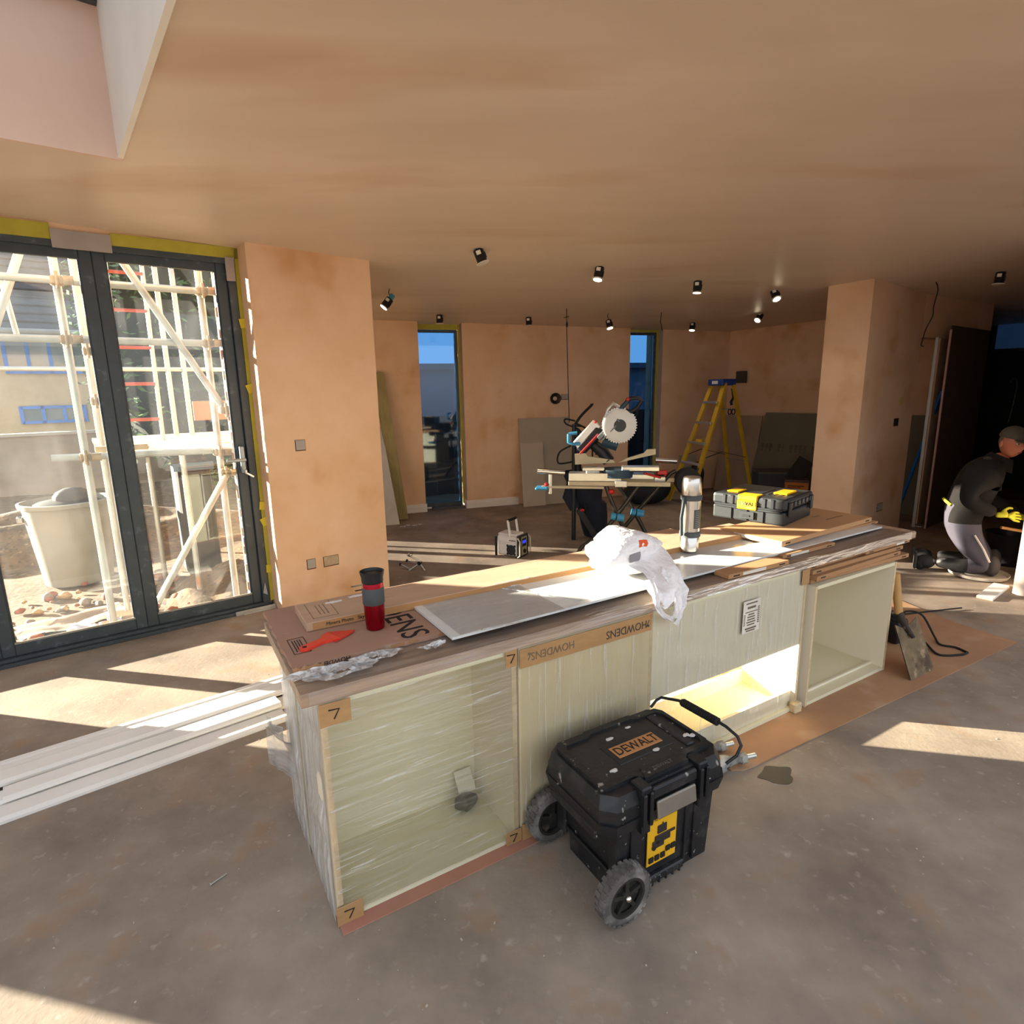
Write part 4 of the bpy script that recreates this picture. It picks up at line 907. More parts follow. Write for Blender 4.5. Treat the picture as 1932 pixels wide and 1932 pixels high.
# ------------------------------------------------------------------ electrical boxes in the walls
def backbox(lb_, frame, x0, x1, z0, z1, y, inner, cat='back box'):
    t_ = thing('wall_back_box', lb_, cat, frame.at((x0+x1)/2, y, z0), frame.rz)
    w_, hh = x1-x0, z1-z0
    obj('rim', B().b2((-w_/2, -.0015, 0), (w_/2, .0, hh)), mat('box_edge', '#5a3f28', 0.9), t_)
    obj('inner_plate', B().b2((-w_/2+.006, -.003, .008), (w_/2-.003, -.001, hh-.003)), inner, t_)
    return t_
backbox('square grey socket box high on the pier face', HO, .258, .332, 1.175, 1.255, -.2, SOCKET)
backbox('small square socket box low on the pier, left of the wide one', HO, .262, .330, .285, .365, -.2, SOCKET)
backbox('wide double socket box low on the pier face', HO, .388, .508, .280, .362, -.2, mat('rusty_box', '#b09a80', 0.7, var=0.2, scale=20, spots=(15, '#a0642d', 0.55, 0.7)))
backbox('pale socket box on the far wall beside the cable coil', BK, 1.40, 1.50, 1.415, 1.49, 0, SOCKET)
bq = backbox('black socket box with wires on the right pillar', HO, 5.66, 5.78, 1.14, 1.22, -2.1, DARK)
backbox('pale socket box low on the right pillar', HO, 5.48, 5.62, .275, .36, -2.1, SOCKET)
coil = thing('cable_coil', 'coiled dark cable on the far wall left of the hanging cable', 'cable', BK.at(1.30, -.03, 1.435), BK.rz)
for k in range(4): obj('loop', B().tube([((.075-.012*k)*math.cos(a+k), .008*k-.01, (.07-.012*k)*math.sin(a+k)) for a in [j*math.pi/10 for j in range(20)]], .006, 6, closed=True), RUBBER, coil, smooth=True)
pn = obj('paper_tag', B().b2((5.74, -2.104, 1.35), (5.83, -2.1005, 1.43)).b2((5.77, -2.106, 1.37), (5.80, -2.1035, 1.41)), mat('yellow_paper', '#d2b874', 0.8), loc=HO.at(0, 0), rotz=HO.rz)
tag(pn, 'small yellowish paper tag on the right pillar above the black box', 'tag')
vb = obj('vent_box', B().b2((.42, 0, 1.60), (.57, .02, 1.76)).b2((.42, 0, 1.60), (.435, .06, 1.76)), mat('dark_box', '#4b4138', 0.8), loc=HO.at(7.06, 0), rotz=HO.rz+0)
vb.location = HO.at(7.07, .47, 1.60); vb.rotation_euler = (0, 0, HO.rz+R(90)); vb.data = mesh_of('vent_box', B().b2((-.08, 0, 0), (.08, .03, .17)).b2((-.07, .03, .01), (.07, .034, .16)), MATS['dark_box'])
tag(vb, 'dark square vent box on the right wall behind the ladder top', 'vent')
# ------------------------------------------------------------------ boards leaning on walls
def leaning(name, lb_, frame, x0, x1, yb, yt, hgt, th_, m, shear=0.0, cat='board'):
    o = thing(name, lb_, cat, frame.at(x0, yb, .002), frame.rz)
    a = math.asin(min(.9, (yt-yb)/hgt))
    b = B(Matrix.Rotation(-a, 4, 'X')).add([(0, 0, 0), (x1-x0, 0, 0), (x1-x0+shear, 0, hgt), (shear, 0, hgt), (0, th_, 0), (x1-x0, th_, 0), (x1-x0+shear, th_, hgt), (shear, th_, hgt)],
        [(0, 1, 2, 3), (4, 7, 6, 5), (0, 4, 5, 1), (2, 6, 7, 3), (0, 3, 7, 4), (1, 5, 6, 2)])
    obj('board', b, m, o); return o
leaning('plasterboard_sheet', 'large grey plasterboard sheet leaning on the far wall', BK, .76, 1.50, -.19, -.02, 1.19, .012, GBOARD)
leaning('plasterboard_sheet', 'narrow grey plasterboard offcut leaning in front of the large sheet', BK, .745, 1.07, -.235, -.12, .86, .012, mat('pale_plasterboard', '#b5a692', 0.9, var=0.06))
RW = Frame(*HO.at(7.05, 0)[:2], 52.3+90)       # along the right wall, towards the camera; y into wall
leaning('plasterboard_sheet', 'pale plasterboard sheet leaning behind the ladder in the corner', RW, -.66, -.06, -.26, -.03, 1.15, .012, mat('pale_pink_board', '#9c8674', 0.9), shear=-.02)
leaning('plasterboard_sheet', 'dark green grey printed board leaning right of the ladder', RW, -.13, 1.30, -.26, -.03, 1.20, .012, DGREEN, shear=.10)
leaning('plasterboard_sheet', 'dark grey board leaning inside the doorway behind the blue pole', RW, 1.50, 2.10, -.12, -.03, 1.19, .012, DGREEN)
pbd = [o for o in bpy.data.objects if o.get('label', '').startswith('dark green grey printed')][0]
pm_ = B(Matrix.Rotation(-math.asin(.23/1.20), 4, 'X'))
xx = .12
for wd_ in (.05, .04, .06, 0, .05, .03, 0, .06, .05, .05, .04, 0, .05, .06, .04, .05):
    if wd_: pm_.b2((xx, -.0012, .70), (xx+wd_*.8, 0, .765)).b2((xx+wd_*.2, -.0013, .66), (xx+wd_*.6, 0, .69))
    xx += wd_ + .012 if wd_ else .06
obj('faint_print', pm_, mat('board_print', '#5a5446', 0.9), pbd, kind='stuff')
pole = obj('blue_pole', B().bar((0, 0, 0), (.0, -.30, 1.45), .025, .06, up=(1, 0, 0), bev=.004), mat('blue_paint', '#1f6fb8', 0.4, var=0.1), loc=HO.at(6.62, -1.90, .03), rotz=HO.rz)
tag(pole, 'long blue spirit level leaning inside the doorway behind the studs', 'spirit level')
# timbers leaning by the left end of the far wall
leaning('timber_plank', 'long greenish timber plank leaning by the left slot window', BK, -.98, -.84, -.36, -.08, 1.82, .05, mat('old_green_timber', '#8b7d52', 0.85, var=0.2, scale=5, stretch=(6, 6, .6)), shear=-.16, cat='timber')
leaning('plasterboard_sheet', 'pale grey board leaning beside the pier behind the plank', BK, -1.26, -.985, -.62, -.12, 1.25, .012, mat('pale_grey_board', '#b4aca3', 0.9), shear=-.09)
lit = thing('rag_scraps', 'small crumpled pale scraps on the floor below the leaning board', 'scraps', BK.at(-1.0, -.8, .001), BK.rz)
for k in range(4): obj('scrap', B().grid(lambda u, v, k=k: (.07*k+.06*u, .03*(k % 2)+.05*v, .004+.018*abs(noise.noise(Vector((u*3+k, v*3, k))))), 6, 6), WHITEF, lit)
# ------------------------------------------------------------------ step ladder
LY = mat('yellow_fibreglass', '#c9a21a', 0.5, var=0.12, scale=6)
LBLUE = mat('ladder_blue_cap', '#243f86', 0.5)
lad = thing('step_ladder', 'yellow fibreglass step ladder with blue top in the far corner', 'ladder', (2.88, 8.13, 0), R(199.4))
Ht = 1.60
def fp(s_, z): return (.07+(1-z/Ht)*.56, s_*(.125+(1-z/Ht)*.105), z)
def bp_(s_, z): return (-.06-(1-z/Ht)*.37, s_*(.13+(1-z/Ht)*.10), z)
for s_ in (-1, 1):
    obj('front_rail', B().bar(fp(s_, .0), fp(s_, Ht), .026, .075, up=(0, 1, 0)), LY, lad)
    obj('rear_rail', B().bar(bp_(s_, .0), bp_(s_, Ht), .026, .045, up=(0, 1, 0)), LY, lad)
    obj('spreader', B().bar(fp(s_*1.08, .62), (.13, s_*.215, .70), .006, .022, up=(0, 1, 0)).bar((.13, s_*.215, .70), bp_(s_*1.05, .60), .006, .022, up=(0, 1, 0)), mat('dull_steel', '#4d443c', 0.5, 0.6), lad)
for k in range(5):
    z = .27*(k+1)
    p = fp(-1, z); q = fp(1, z)
    obj('tread', B().bar((p[0], p[1], z), (q[0], q[1], z), .085, .03, up=(0, 0, 1), bev=.003), ALU, lad)
for z in (.55, 1.25): obj('rear_bar', B().bar(bp_(-1, z), bp_(1, z), .03, .012), mat('rear_bar_steel', '#8d867a', 0.5, 0.6), lad)
obj('top_cap', B().b2((-.10, -.155, Ht-.03), (.13, .155, Ht+.055), .012), LBLUE, lad)
obj('cap_badge', B().box((.1305, 0, Ht+.012), (.003, .12, .04), bev=.01).b2((.131, -.04, Ht+.006), (.1335, .04, Ht+.018)), WHITEW, lad)
obj('rail_label', B().bar((fp(1, 1.10)[0], fp(1, 1.10)[1]+.0145, 1.10), (fp(1, 1.34)[0], fp(1, 1.34)[1]+.0145, 1.34), .002, .035, up=(0, 1, 0)), mat('ladder_label', '#4a2f28', 0.6), lad)
tr_ = obj('tape_roll', B().lathe([(.028, 0), (.05, 0), (.05, .035), (.028, .035), (.028, 0)], 20, None, False), mat('yellow_roll', '#dcae2a', 0.6), smooth=True)
_c = Matrix.Translation(lad.location) @ Matrix.Rotation(R(199.4), 4, 'Z') @ Vector((fp(0, .81)[0]+.0, .02, .826))
tr_.location = _c; tag(tr_, 'yellow tape roll resting on a tread of the step ladder', 'tape roll')
tgh = thing('hook_straps', 'dark straps hanging under the ladder top', 'strap', (2.99, 8.06, 1.05), 0)
obj('strap', B().tube([(0, 0, .48), (.02, 0, .36), (-.01, 0, .30), (.0, 0, .26)], .018, 6), RUBBER, tgh, smooth=True)
for k in (0, 1): obj('loop', B().tube([(.05*k-.02+.022*math.cos(a), 0, .17+.035*math.sin(a)) for a in [j*math.pi/6 for j in range(12)]], .007, 6, closed=True), RUBBER, tgh, smooth=True)
# ------------------------------------------------------------------ boxes and bags in the far right corner
def simple(name, lb_, cat, loc, rz, parts):
    t_ = thing(name, lb_, cat, loc, rz)
    for pn_, b, m in parts: obj(pn_, b, m, t_)
    return t_
simple('cardboard_box', 'dark blue grey carton on the floor below the printed board', 'box', (3.27, 7.70, 0), R(90-100), [('body', B().b2((0, 0, 0), (.58, .36, .42)), mat('blue_grey_carton', '#383b45', 0.7, spots=(9, '#8d8d92', 0.68, 0.74))), ('lid', B().b2((-.01, -.01, .42), (.59, .37, .445)), mat('grey_carton_lid', '#5a554c', 0.8))])
ob = simple('fixings_carton', 'orange screw carton in front of the right pillar, behind the tool case', 'box', (3.50, 7.42, .0), R(90-112), [('body', B().b2((0, 0, .0), (.27, .22, .38)), mat('orange_carton', '#c9752c', 0.6)), ('lid', B().b2((-.004, -.004, .35), (.274, .224, .385)), mat('purple_brown_lid', '#55403f', 0.6)), ('print', B().b2((.03, -.0015, .30), (.22, 0, .31)).b2((.03, -.0015, .28), (.18, 0, .288)), INK)])
obj('flap', B().bar((.10, .15, .385), (.24, .20, .62), .20, .012, up=(0, 1, 0)), mat('dark_flap', '#2c2820', 0.8), ob)
def sack(name, lb_, loc, rz, r_, m, seed, cat='bag'):
    b = B().ball((0, 0, r_[2]*.92), r_, 18, 12)
    b.v = [v*(1+.22*noise.noise(v*6+Vector((seed, 0, 0)))) for v in b.v]
    b.v = [Vector((v.x, v.y, max(0, v.z))) for v in b.v]
    t_ = thing(name, lb_, cat, loc, rz); obj('body', b, m, t_, smooth=True); return t_
BAGB = mat('black_bag_fabric', '#17171a', 0.55, var=0.3, scale=8)
s1 = sack('rubble_sack', 'black rubble sack standing under the step ladder', (2.77, 8.75, 0), 0, (.12, .10, .22), BAGB, 3)
obj('tied_neck', B().cyl((0, 0, .36), (.01, 0, .44), .05, .025, n=10), BAGB, s1)
cardb = leaning('board_offcut', 'small pale board offcut standing behind the rubble sack', BK, 3.33, 3.62, -.10, -.02, .55, .01, mat('pale_offcut', '#a39684', 0.9))
pp = obj('grey_post', B().b2((-.022, -.022, 0), (.022, .022, .50), .003), mat('grey_post', '#4d4a48', 0.6), loc=(2.50, 7.80, 0))
tag(pp, 'slim grey post standing on the floor just right of the flask', 'post')
simple('tool_tray', 'low dark tray of red tools on the floor behind the saw stand', 'tray', (1.72, 5.78, 0), R(-15), [('tray', B().b2((-.30, -.12, 0), (.30, .12, .05), .01).b2((-.27, -.1, .05), (.27, .1, .052)), mat('dark_tray', '#2e2523', 0.7)), ('red_tool', B().tube([(-.1, 0, .075), (.02, .02, .085), (.16, -.01, .075)], .03, 10), mat('dull_red', '#7e2a1d', 0.6)), ('black_tool', B().b2((-.25, -.06, .05), (-.12, .06, .14), .02), BLACKP)])
TB2 = mat('black_holdall', '#1b1c1f', 0.7, var=0.3, scale=10, spots=(20, '#55565a', 0.68, 0.75))
hl = sack('holdall', 'bulky black holdall on the floor behind the saw stand', (1.85, 7.95, 0), R(15), (.34, .22, .20), TB2, 11)
obj('strap', B().tube([(-.2, -.2, .30), (-.1, -.24, .42), (.1, -.24, .42), (.2, -.2, .30)], .015, 6), RUBBER, hl, smooth=True)
obj_ = None
# ------------------------------------------------------------------ radio and small tripod on the floor
rad = thing('jobsite_radio', 'white and black jobsite radio with carry handle on the floor', 'radio', (.0, 5.52, 0), R(-32))
RW_ = mat('radio_white', '#d9d3cf', 0.45, var=0.05)
# local: x along the white side (left to right), y away
obj('body', B().b2((-.13, -.075, .01), (.10, .085, .20), .012).b2((-.125, -.07, .20), (.085, .08, .225), .01), RW_, rad)
fc = obj('front_panel', B().b2((.098, -.085, .0), (.125, .095, .215), .008), BLACKP, rad)
obj('control_panel', B().b2((.125, -.045, .02), (.130, .055, .20), .003), mat('khaki_panel', '#8c8467', 0.5), fc)
obj('display', B().b2((.1302, -.03, .135), (.132, .035, .165)), mat('blue_display', '#2a35c8', 0.3, emit=0.6), fc)
obj('display_frame', B().b2((.1298, -.036, .105), (.1306, .04, .185)), DARK, fc)
obj('dial', B().cyl((.13, .0, .06), (.142, .0, .06), .020), BLACKP, fc)
for y in (-.095, .10): obj('guard_bar', B().tube([(.115, y, .01), (.14, y, .03), (.14, y, .17), (.115, y, .20)], .007, 8), mat('pale_guard', '#b9b2a0', 0.4), rad)
for y in (-.085, .095): obj('rear_bumper', B().b2((-.145, y-.012, .0), (-.125, y+.012, .19), .005), BLACKP, rad)
sp_ = obj('speaker', B().cyl((.03, -.0755, .07), (.03, -.080, .07), .050, n=20), BLACKP, rad)
for a in (45, 135, 225, 315): obj('speaker_lug', B().cyl((.03+.056*math.cos(R(a)), -.0755, .07+.056*math.sin(R(a))), (.03+.056*math.cos(R(a)), -.079, .07+.056*math.sin(R(a))), .012), BLACKP, sp_)
text('lettering', 'makita', .028, INK, axes((.045, -.0765, .165), (1, 0, 0), (0, 0, 1)), rad)
obj('panel_line', B().b2((-.125, -.0758, .140), (.095, -.075, .1412)), DGREY, rad)
obj('panel_line', B().b2((-.125, -.0758, .122), (.095, -.075, .1232)), DGREY, rad)
for y in (-.07, .075): obj('handle_arm', B().bar((.02, y, .19), (-.005, y, .36), .012, .034, up=(0, 1, 0), bev=.005), RW_, rad)
obj('handle_grip', B().cyl((-.005, -.07, .355), (-.005, .075, .355), .014), BLACKP, rad)
tp = thing('mini_tripod', 'toppled little chrome tripod clamp lying on the sunlit floor', 'tripod', (-.87, 5.10, 0), R(-12))
obj('head', B().ball((-.06, 0, .135), (.026, .02, .018), 10, 7), CHROME, tp, smooth=True)
obj('arm', B().bar((-.06, 0, .125), (.045, .0, .075), .02, .014, bev=.004), WHITEW, tp)
obj('joint', B().cyl((.03, -.015, .062), (.03, .015, .062), .018), BLACKP, tp)
for p, q, r_ in (((.03, 0, .06), (.085, -.02, .0), .009), ((.03, 0, .06), (-.06, -.04, .0), .007), ((.02, 0, .055), (-.08, .0, .075), .009), ((-.05, -.03, .01), (-.15, -.0, .04), .008)):
    obj('leg', B().cyl(p, q, r_, r_*.8), ALU, tp, smooth=True)
for p in ((-.15, 0, .04), (-.085, 0, .078)): obj('foot', B().cyl(p, (p[0]-.012, p[1], p[2]+.003), .013), BLACKP, tp)
# ------------------------------------------------------------------ mitre saw on its folding stand
SAW = Frame(.98, 5.51, 100)
SBLUE = mat('tool_blue', '#3f8fb8', 0.45, var=0.08); SNAVY = mat('saw_navy', '#1f3a4a', 0.5); SRED = mat('saw_red', '#b81f1c', 0.4); SSIL = mat('saw_cast_silver', '#c9c7c2', 0.35, 0.6, var=0.1, scale=6)
TAN = mat('dusty_rail', '#b9ab8f', 0.5, 0.3, var=0.12, scale=5)
sd = thing('saw_stand', 'black folding saw stand with blue joints and roller arm', 'stand', SAW.at(0, 0, 0), SAW.rz)
for y, x0, x1 in ((-.12, -.43, .50), (.14, -.36, .56)): obj('rail', B().b2((x0, y-.02, .685), (x1, y+.02, .725), .003), TAN, sd)
obj('extension_bar', B().b2((-.68, -.13, .655), (-.10, -.10, .68), .003), TAN, sd)
obj('clamp_block', B().b2((.0, -.165, .68), (.11, -.10, .735), .004), SSIL, sd); obj('clamp_block', B().b2((.36, -.06, .70), (.46, .02, .76), .004), SSIL, sd)
obj('top_plate', B().b2((-.43, -.12, .725), (.06, .02, .80), .004), ALU, sd)
obj('end_cap', B().b2((-.74, -.19, .645), (-.62, -.06, .672), .01), SBLUE, sd)
obj('roller_post', B().b2((-.615, -.13, .60), (-.585, -.10, .80), .003), ALU, sd); obj('roller', B().cyl((-.72, -.16, .825), (-.47, -.09, .80), .026), CHROME, sd, smooth=True)
obj('post_knob', B().ball((-.64, -.12, .69), (.02, .02, .02), 8, 6), SRED, sd)
legs = [((.22, -.10, .69), (.02, -.12, .40), (-.10, -.14, .245), (-.30, -.17, .10), (-.36, -.18, .0)), ((-.08, -.10, .68), (-.05, -.11, .59), (.04, -.11, .385), (.20, .02, .0)),
        ((.57, .12, .80), (.52, .12, .77), (.22, .12, .40), (.05, .10, .17), (-.05, .10, .0)), ((-.03, .10, .67), (.04, .11, .64), (.20, .12, .38), (.40, .14, .0))]
for k, l_ in enumerate(legs): obj('leg', B().tube(l_, .0195, 10), mat('sunlit_leg_paint', '#b8b4a8', 0.4, 0.4) if False else mat('dark_bronze_tube', '#3a352f', 0.35, 0.5), sd, smooth=True)
for x, y, z in ((.02, -.115, .395), (.21, .12, .39)): obj('joint', B().cyl((x-.05, y-.03, z+.01), (x-.005, y-.03, z), .034).cyl((x+.005, y-.03, z), (x+.07, y-.03, z-.01), .036), SBLUE, sd, smooth=True)
for x, y, z in ((-.03, -.12, .63), (-.36, -.18, .02)): obj('red_knob', B().ball((x, y, z), (.03, .025, .025), 10, 6), SRED, sd, smooth=True)
obj('lever', B().bar((.26, -.08, .80), (.42, -.05, .755), .03, .02, bev=.006), SRED, sd); obj('lever_knob', B().b2((.38, -.03, .775), (.48, .05, .815), .01), SRED, sd)
for k in range(2): obj('wheel', B().lathe([(.03, -.022), (.11, -.022), (.125, 0), (.11, .022), (.03, .022)], 24, Matrix.Translation((.68, .05+.12*k, .70)) @ Matrix.Rotation(R(75), 4, 'X')), RUBBER, sd, smooth=True)
obj('right_roller', B().cyl((.37, .10, .90), (.57, .14, .885), .026), CHROME, sd, smooth=True)
ms = thing('mitre_saw', 'mitre saw with raised silver blade guard and black handle on the stand', 'saw', SAW.at(0, 0, .735), SAW.rz)
obj('turntable', B().cyl((0.02, .0, .02), (.02, .0, .095), .15, n=28), SNAVY, ms, smooth=True)
obj('base', B().b2((-.27, -.06, .0), (-.14, .08, .11), .006).b2((.14, -.05, .0), (.36, .10, .05), .006).b2((-.14, -.02, .0), (.14, .10, .03), .004), SSIL, ms)
obj('table_wing', B().b2((.06, -.10, .085), (.40, .02, .125), .005), ALU, ms); obj('table_wing', B().b2((-.30, -.10, .085), (-.10, .02, .115), .005), ALU, ms)
def wing(pts): return B().prism(pts, -.015, .015, Matrix.Translation((0, .06, 0)) @ Matrix.Rotation(R(90), 4, 'X'))
obj('fence', wing([(-.38, .125), (.0, .145), (-.02, .17), (-.26, .205), (-.28, .235), (-.385, .225)]), TAN, ms); obj('fence', wing([(.03, .145), (.24, .195), (.37, .225), (.37, .275), (.29, .27), (.26, .235), (.10, .185)]), TAN, ms)
obj('pivot_arm', B().tube([(-.06, .10, .15), (-.12, .12, .24), (-.22, .12, .32)], [.06, .06, .05], 12), BLACKP, ms, smooth=True)
obj('slide_housing', B().bar((-.34, .10, .25), (-.14, .09, .46), .11, .12, up=(0, 1, 0), bev=.02), BLACKP, ms, smooth=True)
obj('housing_cover', B().bar((-.37, .06, .30), (-.17, .06, .52), .10, .035, up=(0, 1, 0), bev=.012), SSIL, ms, smooth=True)
obj('red_rod', B().bar((-.33, -.02, .235), (-.16, -.02, .42), .02, .022, up=(0, 1, 0), bev=.004), SRED, ms)
obj('motor', B().cyl((-.12, .02, .36), (.02, .02, .31), .055), SNAVY, ms, smooth=True)
obj('head_arm', B().bar((-.16, -.03, .38), (.03, -.04, .56), .05, .055, up=(0, 1, 0), bev=.01).bar((-.12, -.06, .37), (.0, -.065, .50), .012, .03, up=(0, 1, 0)), mat('dark_silver', '#6a6c6e', 0.35, 0.6), ms)
BG = Matrix.Translation((.03, -.03, .50)) @ Matrix.Rotation(R(12), 4, 'Z') @ Matrix.Rotation(R(90), 4, 'X')
obj('blade', B().lathe([(.0, -.004), (.158, -.004), (.16, 0), (.158, .004), (0, .004)], 44, BG), CHROME, ms, smooth=True)
obj('blade_guard', B().lathe([(.06, -.03), (.135, -.03), (.152, -.022), (.155, .0), (.152, .022), (.135, .03), (.06, .03)], 44, BG), mat('pale_guard_plastic', '#d6d4d0', 0.35, var=0.05), ms, smooth=True)
teeth = B()
for k in range(40):
    a = 2*math.pi*k/40; c_ = BG @ Vector((.162*math.cos(a), .162*math.sin(a), 0)); teeth.box(c_, (.010, .006, .010))
obj('teeth', teeth, SSIL, ms, kind='stuff')
obj('hub_cover', B().lathe([(.0, .034), (.05, .034), (.062, .028), (.062, .02)], 28, BG), DGREY, ms, smooth=True)
obj('carry_arm', B().tube([(-.10, -.02, .56), (-.075, -.02, .65), (-.03, -.02, .70), (.03, -.02, .665)], [.022, .020, .018, .016], 10), SSIL, ms, smooth=True)
obj('handle_neck', B().bar((.03, -.02, .64), (.11, -.02, .73), .04, .045, up=(0, 1, 0), bev=.01), SNAVY, ms)
obj('handle', B().tube([(.09, -.02, .72), (.13, -.02, .745), (.20, -.02, .745), (.225, -.02, .72), (.19, -.02, .66), (.13, -.02, .62), (.085, -.02, .64)], .019, 10), BLACKP, ms, smooth=True)
obj('trigger', B().ball((.10, -.035, .735), (.018, .014, .018), 10, 7), SRED, ms, smooth=True)
obj('rear_grip', B().tube([(-.44, .02, .42), (-.44, .02, .34), (-.40, .02, .325), (-.33, .02, .325)], .016, 10).tube([(-.44, .02, .42), (-.36, .02, .43)], .015, 10), SBLUE, ms, smooth=True)
obj('lock_knob', B().ball((-.19, .02, .53), (.014, .014, .014), 8, 6), SRED, ms, smooth=True)
# dark clothing and light stand behind the saw
ls = thing('tripod_light_stand', 'black tripod stand with tangled cables behind the saw', 'stand', (.68, 6.06, 0), 0)
obj('pole', B().cyl((-.03, 0, .0), (-.03, 0, 1.22), .022), BLACKP, ls, smooth=True); obj('pole', B().cyl((.02, .01, .55), (.0, 0, 1.16), .026), BLACKP, ls, smooth=True)
obj('lower_strut', B().bar((.02, -.04, .34), (.22, -.10, .0), .05, .07, bev=.01), BLACKP, ls); obj('clasp', B().ball((.05, -.06, .33), (.03, .02, .018), 8, 6), SRED, ls)
obj('lead', cord([(-.03, 0, 1.2), (.04, 0, 1.30), (.14, .0, 1.40), (.15, 0, 1.42)], .014), RUBBER, ls, smooth=True)
for pts in ([(-.02, 0, 1.25), (-.12, 0, 1.27), (-.11, 0, 1.22), (.03, 0, 1.15), (.06, 0, 1.0)], [(.0, 0, 1.22), (.10, 0, 1.16), (.18, 0, 1.02), (.20, 0, .90)], [(-.03, 0, 1.2), (.08, 0, 1.18), (.15, 0, 1.05), (.16, 0, .88)], [(-.06, 0, 1.0), (-.18, 0, .93), (-.19, 0, .82), (-.05, 0, .83)], [(.0, 0, 1.1), (.05, 0, .7), (.1, 0, .3), (.2, 0, .1)]):
    obj('cable', cord(pts, .009), RUBBER, ls, smooth=True)
jk = thing('navy_work_clothes', 'navy work clothing hanging behind the saw stand rails', 'clothing', (.82, 6.16, 0), 0)
NAVY = mat('navy_cloth', '#1c1f2b', 0.9, var=0.3, scale=7)
def drape(u, v):
    a = u*6.283; z = .72-.70*v
    r_ = .17*(1-.35*v)*(1+.22*noise.noise(Vector((math.cos(a)*1.6, math.sin(a)*1.6, z*3.4))))
    return (-.06+.10*v+1.15*r_*math.cos(a)+(.05 if z < .4 else 0), .8*r_*math.sin(a), z)
obj('cloth', B().grid(drape, 26, 18), NAVY, jk, smooth=70)
obj('sleeve', B().tube([(-.18, -.02, .62), (-.21, -.04, .45), (-.15, -.06, .33)], [.05, .075, .06], 12), NAVY, jk, smooth=True)
# ------------------------------------------------------------------ outside
EARTH = mat('earth', '#6b563f', 0.95, var=0.4, scale=6, spots=(11, '#8d7658', 0.56, 0.7), fleck=(26, '#43352a', 0.55, 0.68), bump=0.5, bscale=25)
gnd = B().grid(lambda u, v: (-14+30*u, .14+26*v, -.15+(.03*noise.noise(Vector((u*60, v*60, 0))))+.10*max(0, noise.noise(Vector((u*22, v*20, 4))))*(v > .04)), 90, 90)
g_ = struct('ground', gnd, EARTH, loc=HO.at(0, 0), rotz=HO.rz, smooth=True)
bk2 = struct('ground_far', B().b2((-3, .75, -.2), (9, 18, -.16)), mat('yard_concrete', '#6b675f', 0.9, var=0.15), loc=BK.at(0, 0), rotz=BK.rz)
# dark fence and hedge seen through the slot windows
fn = thing('dark_fence', 'dark close-boarded fence seen through the slot windows', 'fence', BK.at(-1.5, 1.9, -.16), BK.rz)
fmat = mat('black_fence_board', '#14161a', 0.6, var=0.3, scale=6)
bme = mesh_of('board', B().b2((0, 0, 0), (.145, .02, 1.32)), fmat)
for k in range(44): obj('board', bme, fmat, fn, loc=(k*.15, .01*(k % 2), 0))
obj('rail', B().b2((0, .03, .25), (6.6, .07, .33)), fmat, fn); obj('rail', B().b2((0, .03, .95), (6.6, .07, 1.03)), fmat, fn)
sh = thing('rendered_outbuilding', 'blue grey rendered outbuilding beyond the dark fence', 'building', BK.at(.2, 5.2, -.16), BK.rz)
obj('wall', B().b2((0, 0, 0), (9, 3, 2.15)), mat('blue_grey_render', '#5c6672', 0.8, var=0.1), sh); obj('roof', B().b2((-.2, -.2, 2.15), (9.2, 3.2, 2.27)), mat('felt_roof', '#4a5058', 0.8), sh)
# brick nib of the outer wall beside the doors
nib = thing('brick_pier', 'sunlit orange brick pier just outside the folding doors', 'brick pier', HO.at(-.03, .13, 0), HO.rz)
obj('mortar_core', B().b2((.008, 0, -.12), (.40, .33, 2.70)), MORTAR, nib)
bm_h = [mesh_of('brick', B().box((0, 0, 0), (.215, .1025, .065), bev=.004), m) for m in (BRICK, BRICK2, mat('brick_red', '#a3512f', 0.9, var=0.2, scale=7, bump=.2))]
for r_ in range(37):
    z = -.08+.075*r_
    for i in range(2):
        y = .055+.112*i*1.0 + (.0 if r_ % 2 else .056)
        o = obj('brick', random.choice(bm_h), None, nib, loc=(.045+random.uniform(-.003, .003), min(y+.02, .28), z))
        o.scale = (.42, 1.0, 1)
# scaffold
SCF = mat('scaffold_tube_silver', '#b3b5b0', 0.42, 0.5, var=0.15, scale=6, spots=(3, '#b58152', 0.70, 0.80))
CPL = mat('rusty_coupler', '#a08a68', 0.6, 0.5, var=0.3, scale=14)
DECK = mat('scaffold_board_wood', '#cdb38c', 0.8, var=0.15, scale=5, stretch=(1, 8, 8))
sf = thing('scaffold', 'silver tube scaffold with board deck outside the folding doors', 'scaffold', HO.at(0, 0, -.14), HO.rz)
zz = .14
def pole_(p, q, r_=.0242): obj('tube', B().cyl((p[0], p[1], p[2]+zz), (q[0], q[1], q[2]+zz), r_, n=12), SCF, sf, smooth=True)
def coup(x, y, z, s_=1.0):
    obj('coupler', B().b2((x-.036*s_, y-.05, z+zz-.028), (x+.036*s_, y+.036, z+zz+.028), .008).cyl((x+.03*s_, y-.07, z+zz), (x+.085*s_, y-.07, z+zz), .026).cyl((x+.0, y-.06, z+zz-.05), (x, y-.06, z+zz+.05), .010), CPL, sf)
pole_((-.942, .45, -.14), (-.942, .45, 3.4)); pole_((-.11, .45, -.14), (-.11, .45, 3.4))
pole_((-.82, .95, -.14), (-.82, .95, 3.4), .02); pole_((-.76, 1.9, -.14), (-.76, 1.9, 3.4)); pole_((.30, 3.5, -.14), (.30, 3.5, 1.06)); pole_((-.6, 3.5, -.14), (-.6, 3.5, 1.06)); pole_((.30, 1.22, -.14), (.30, 1.22, 1.06))
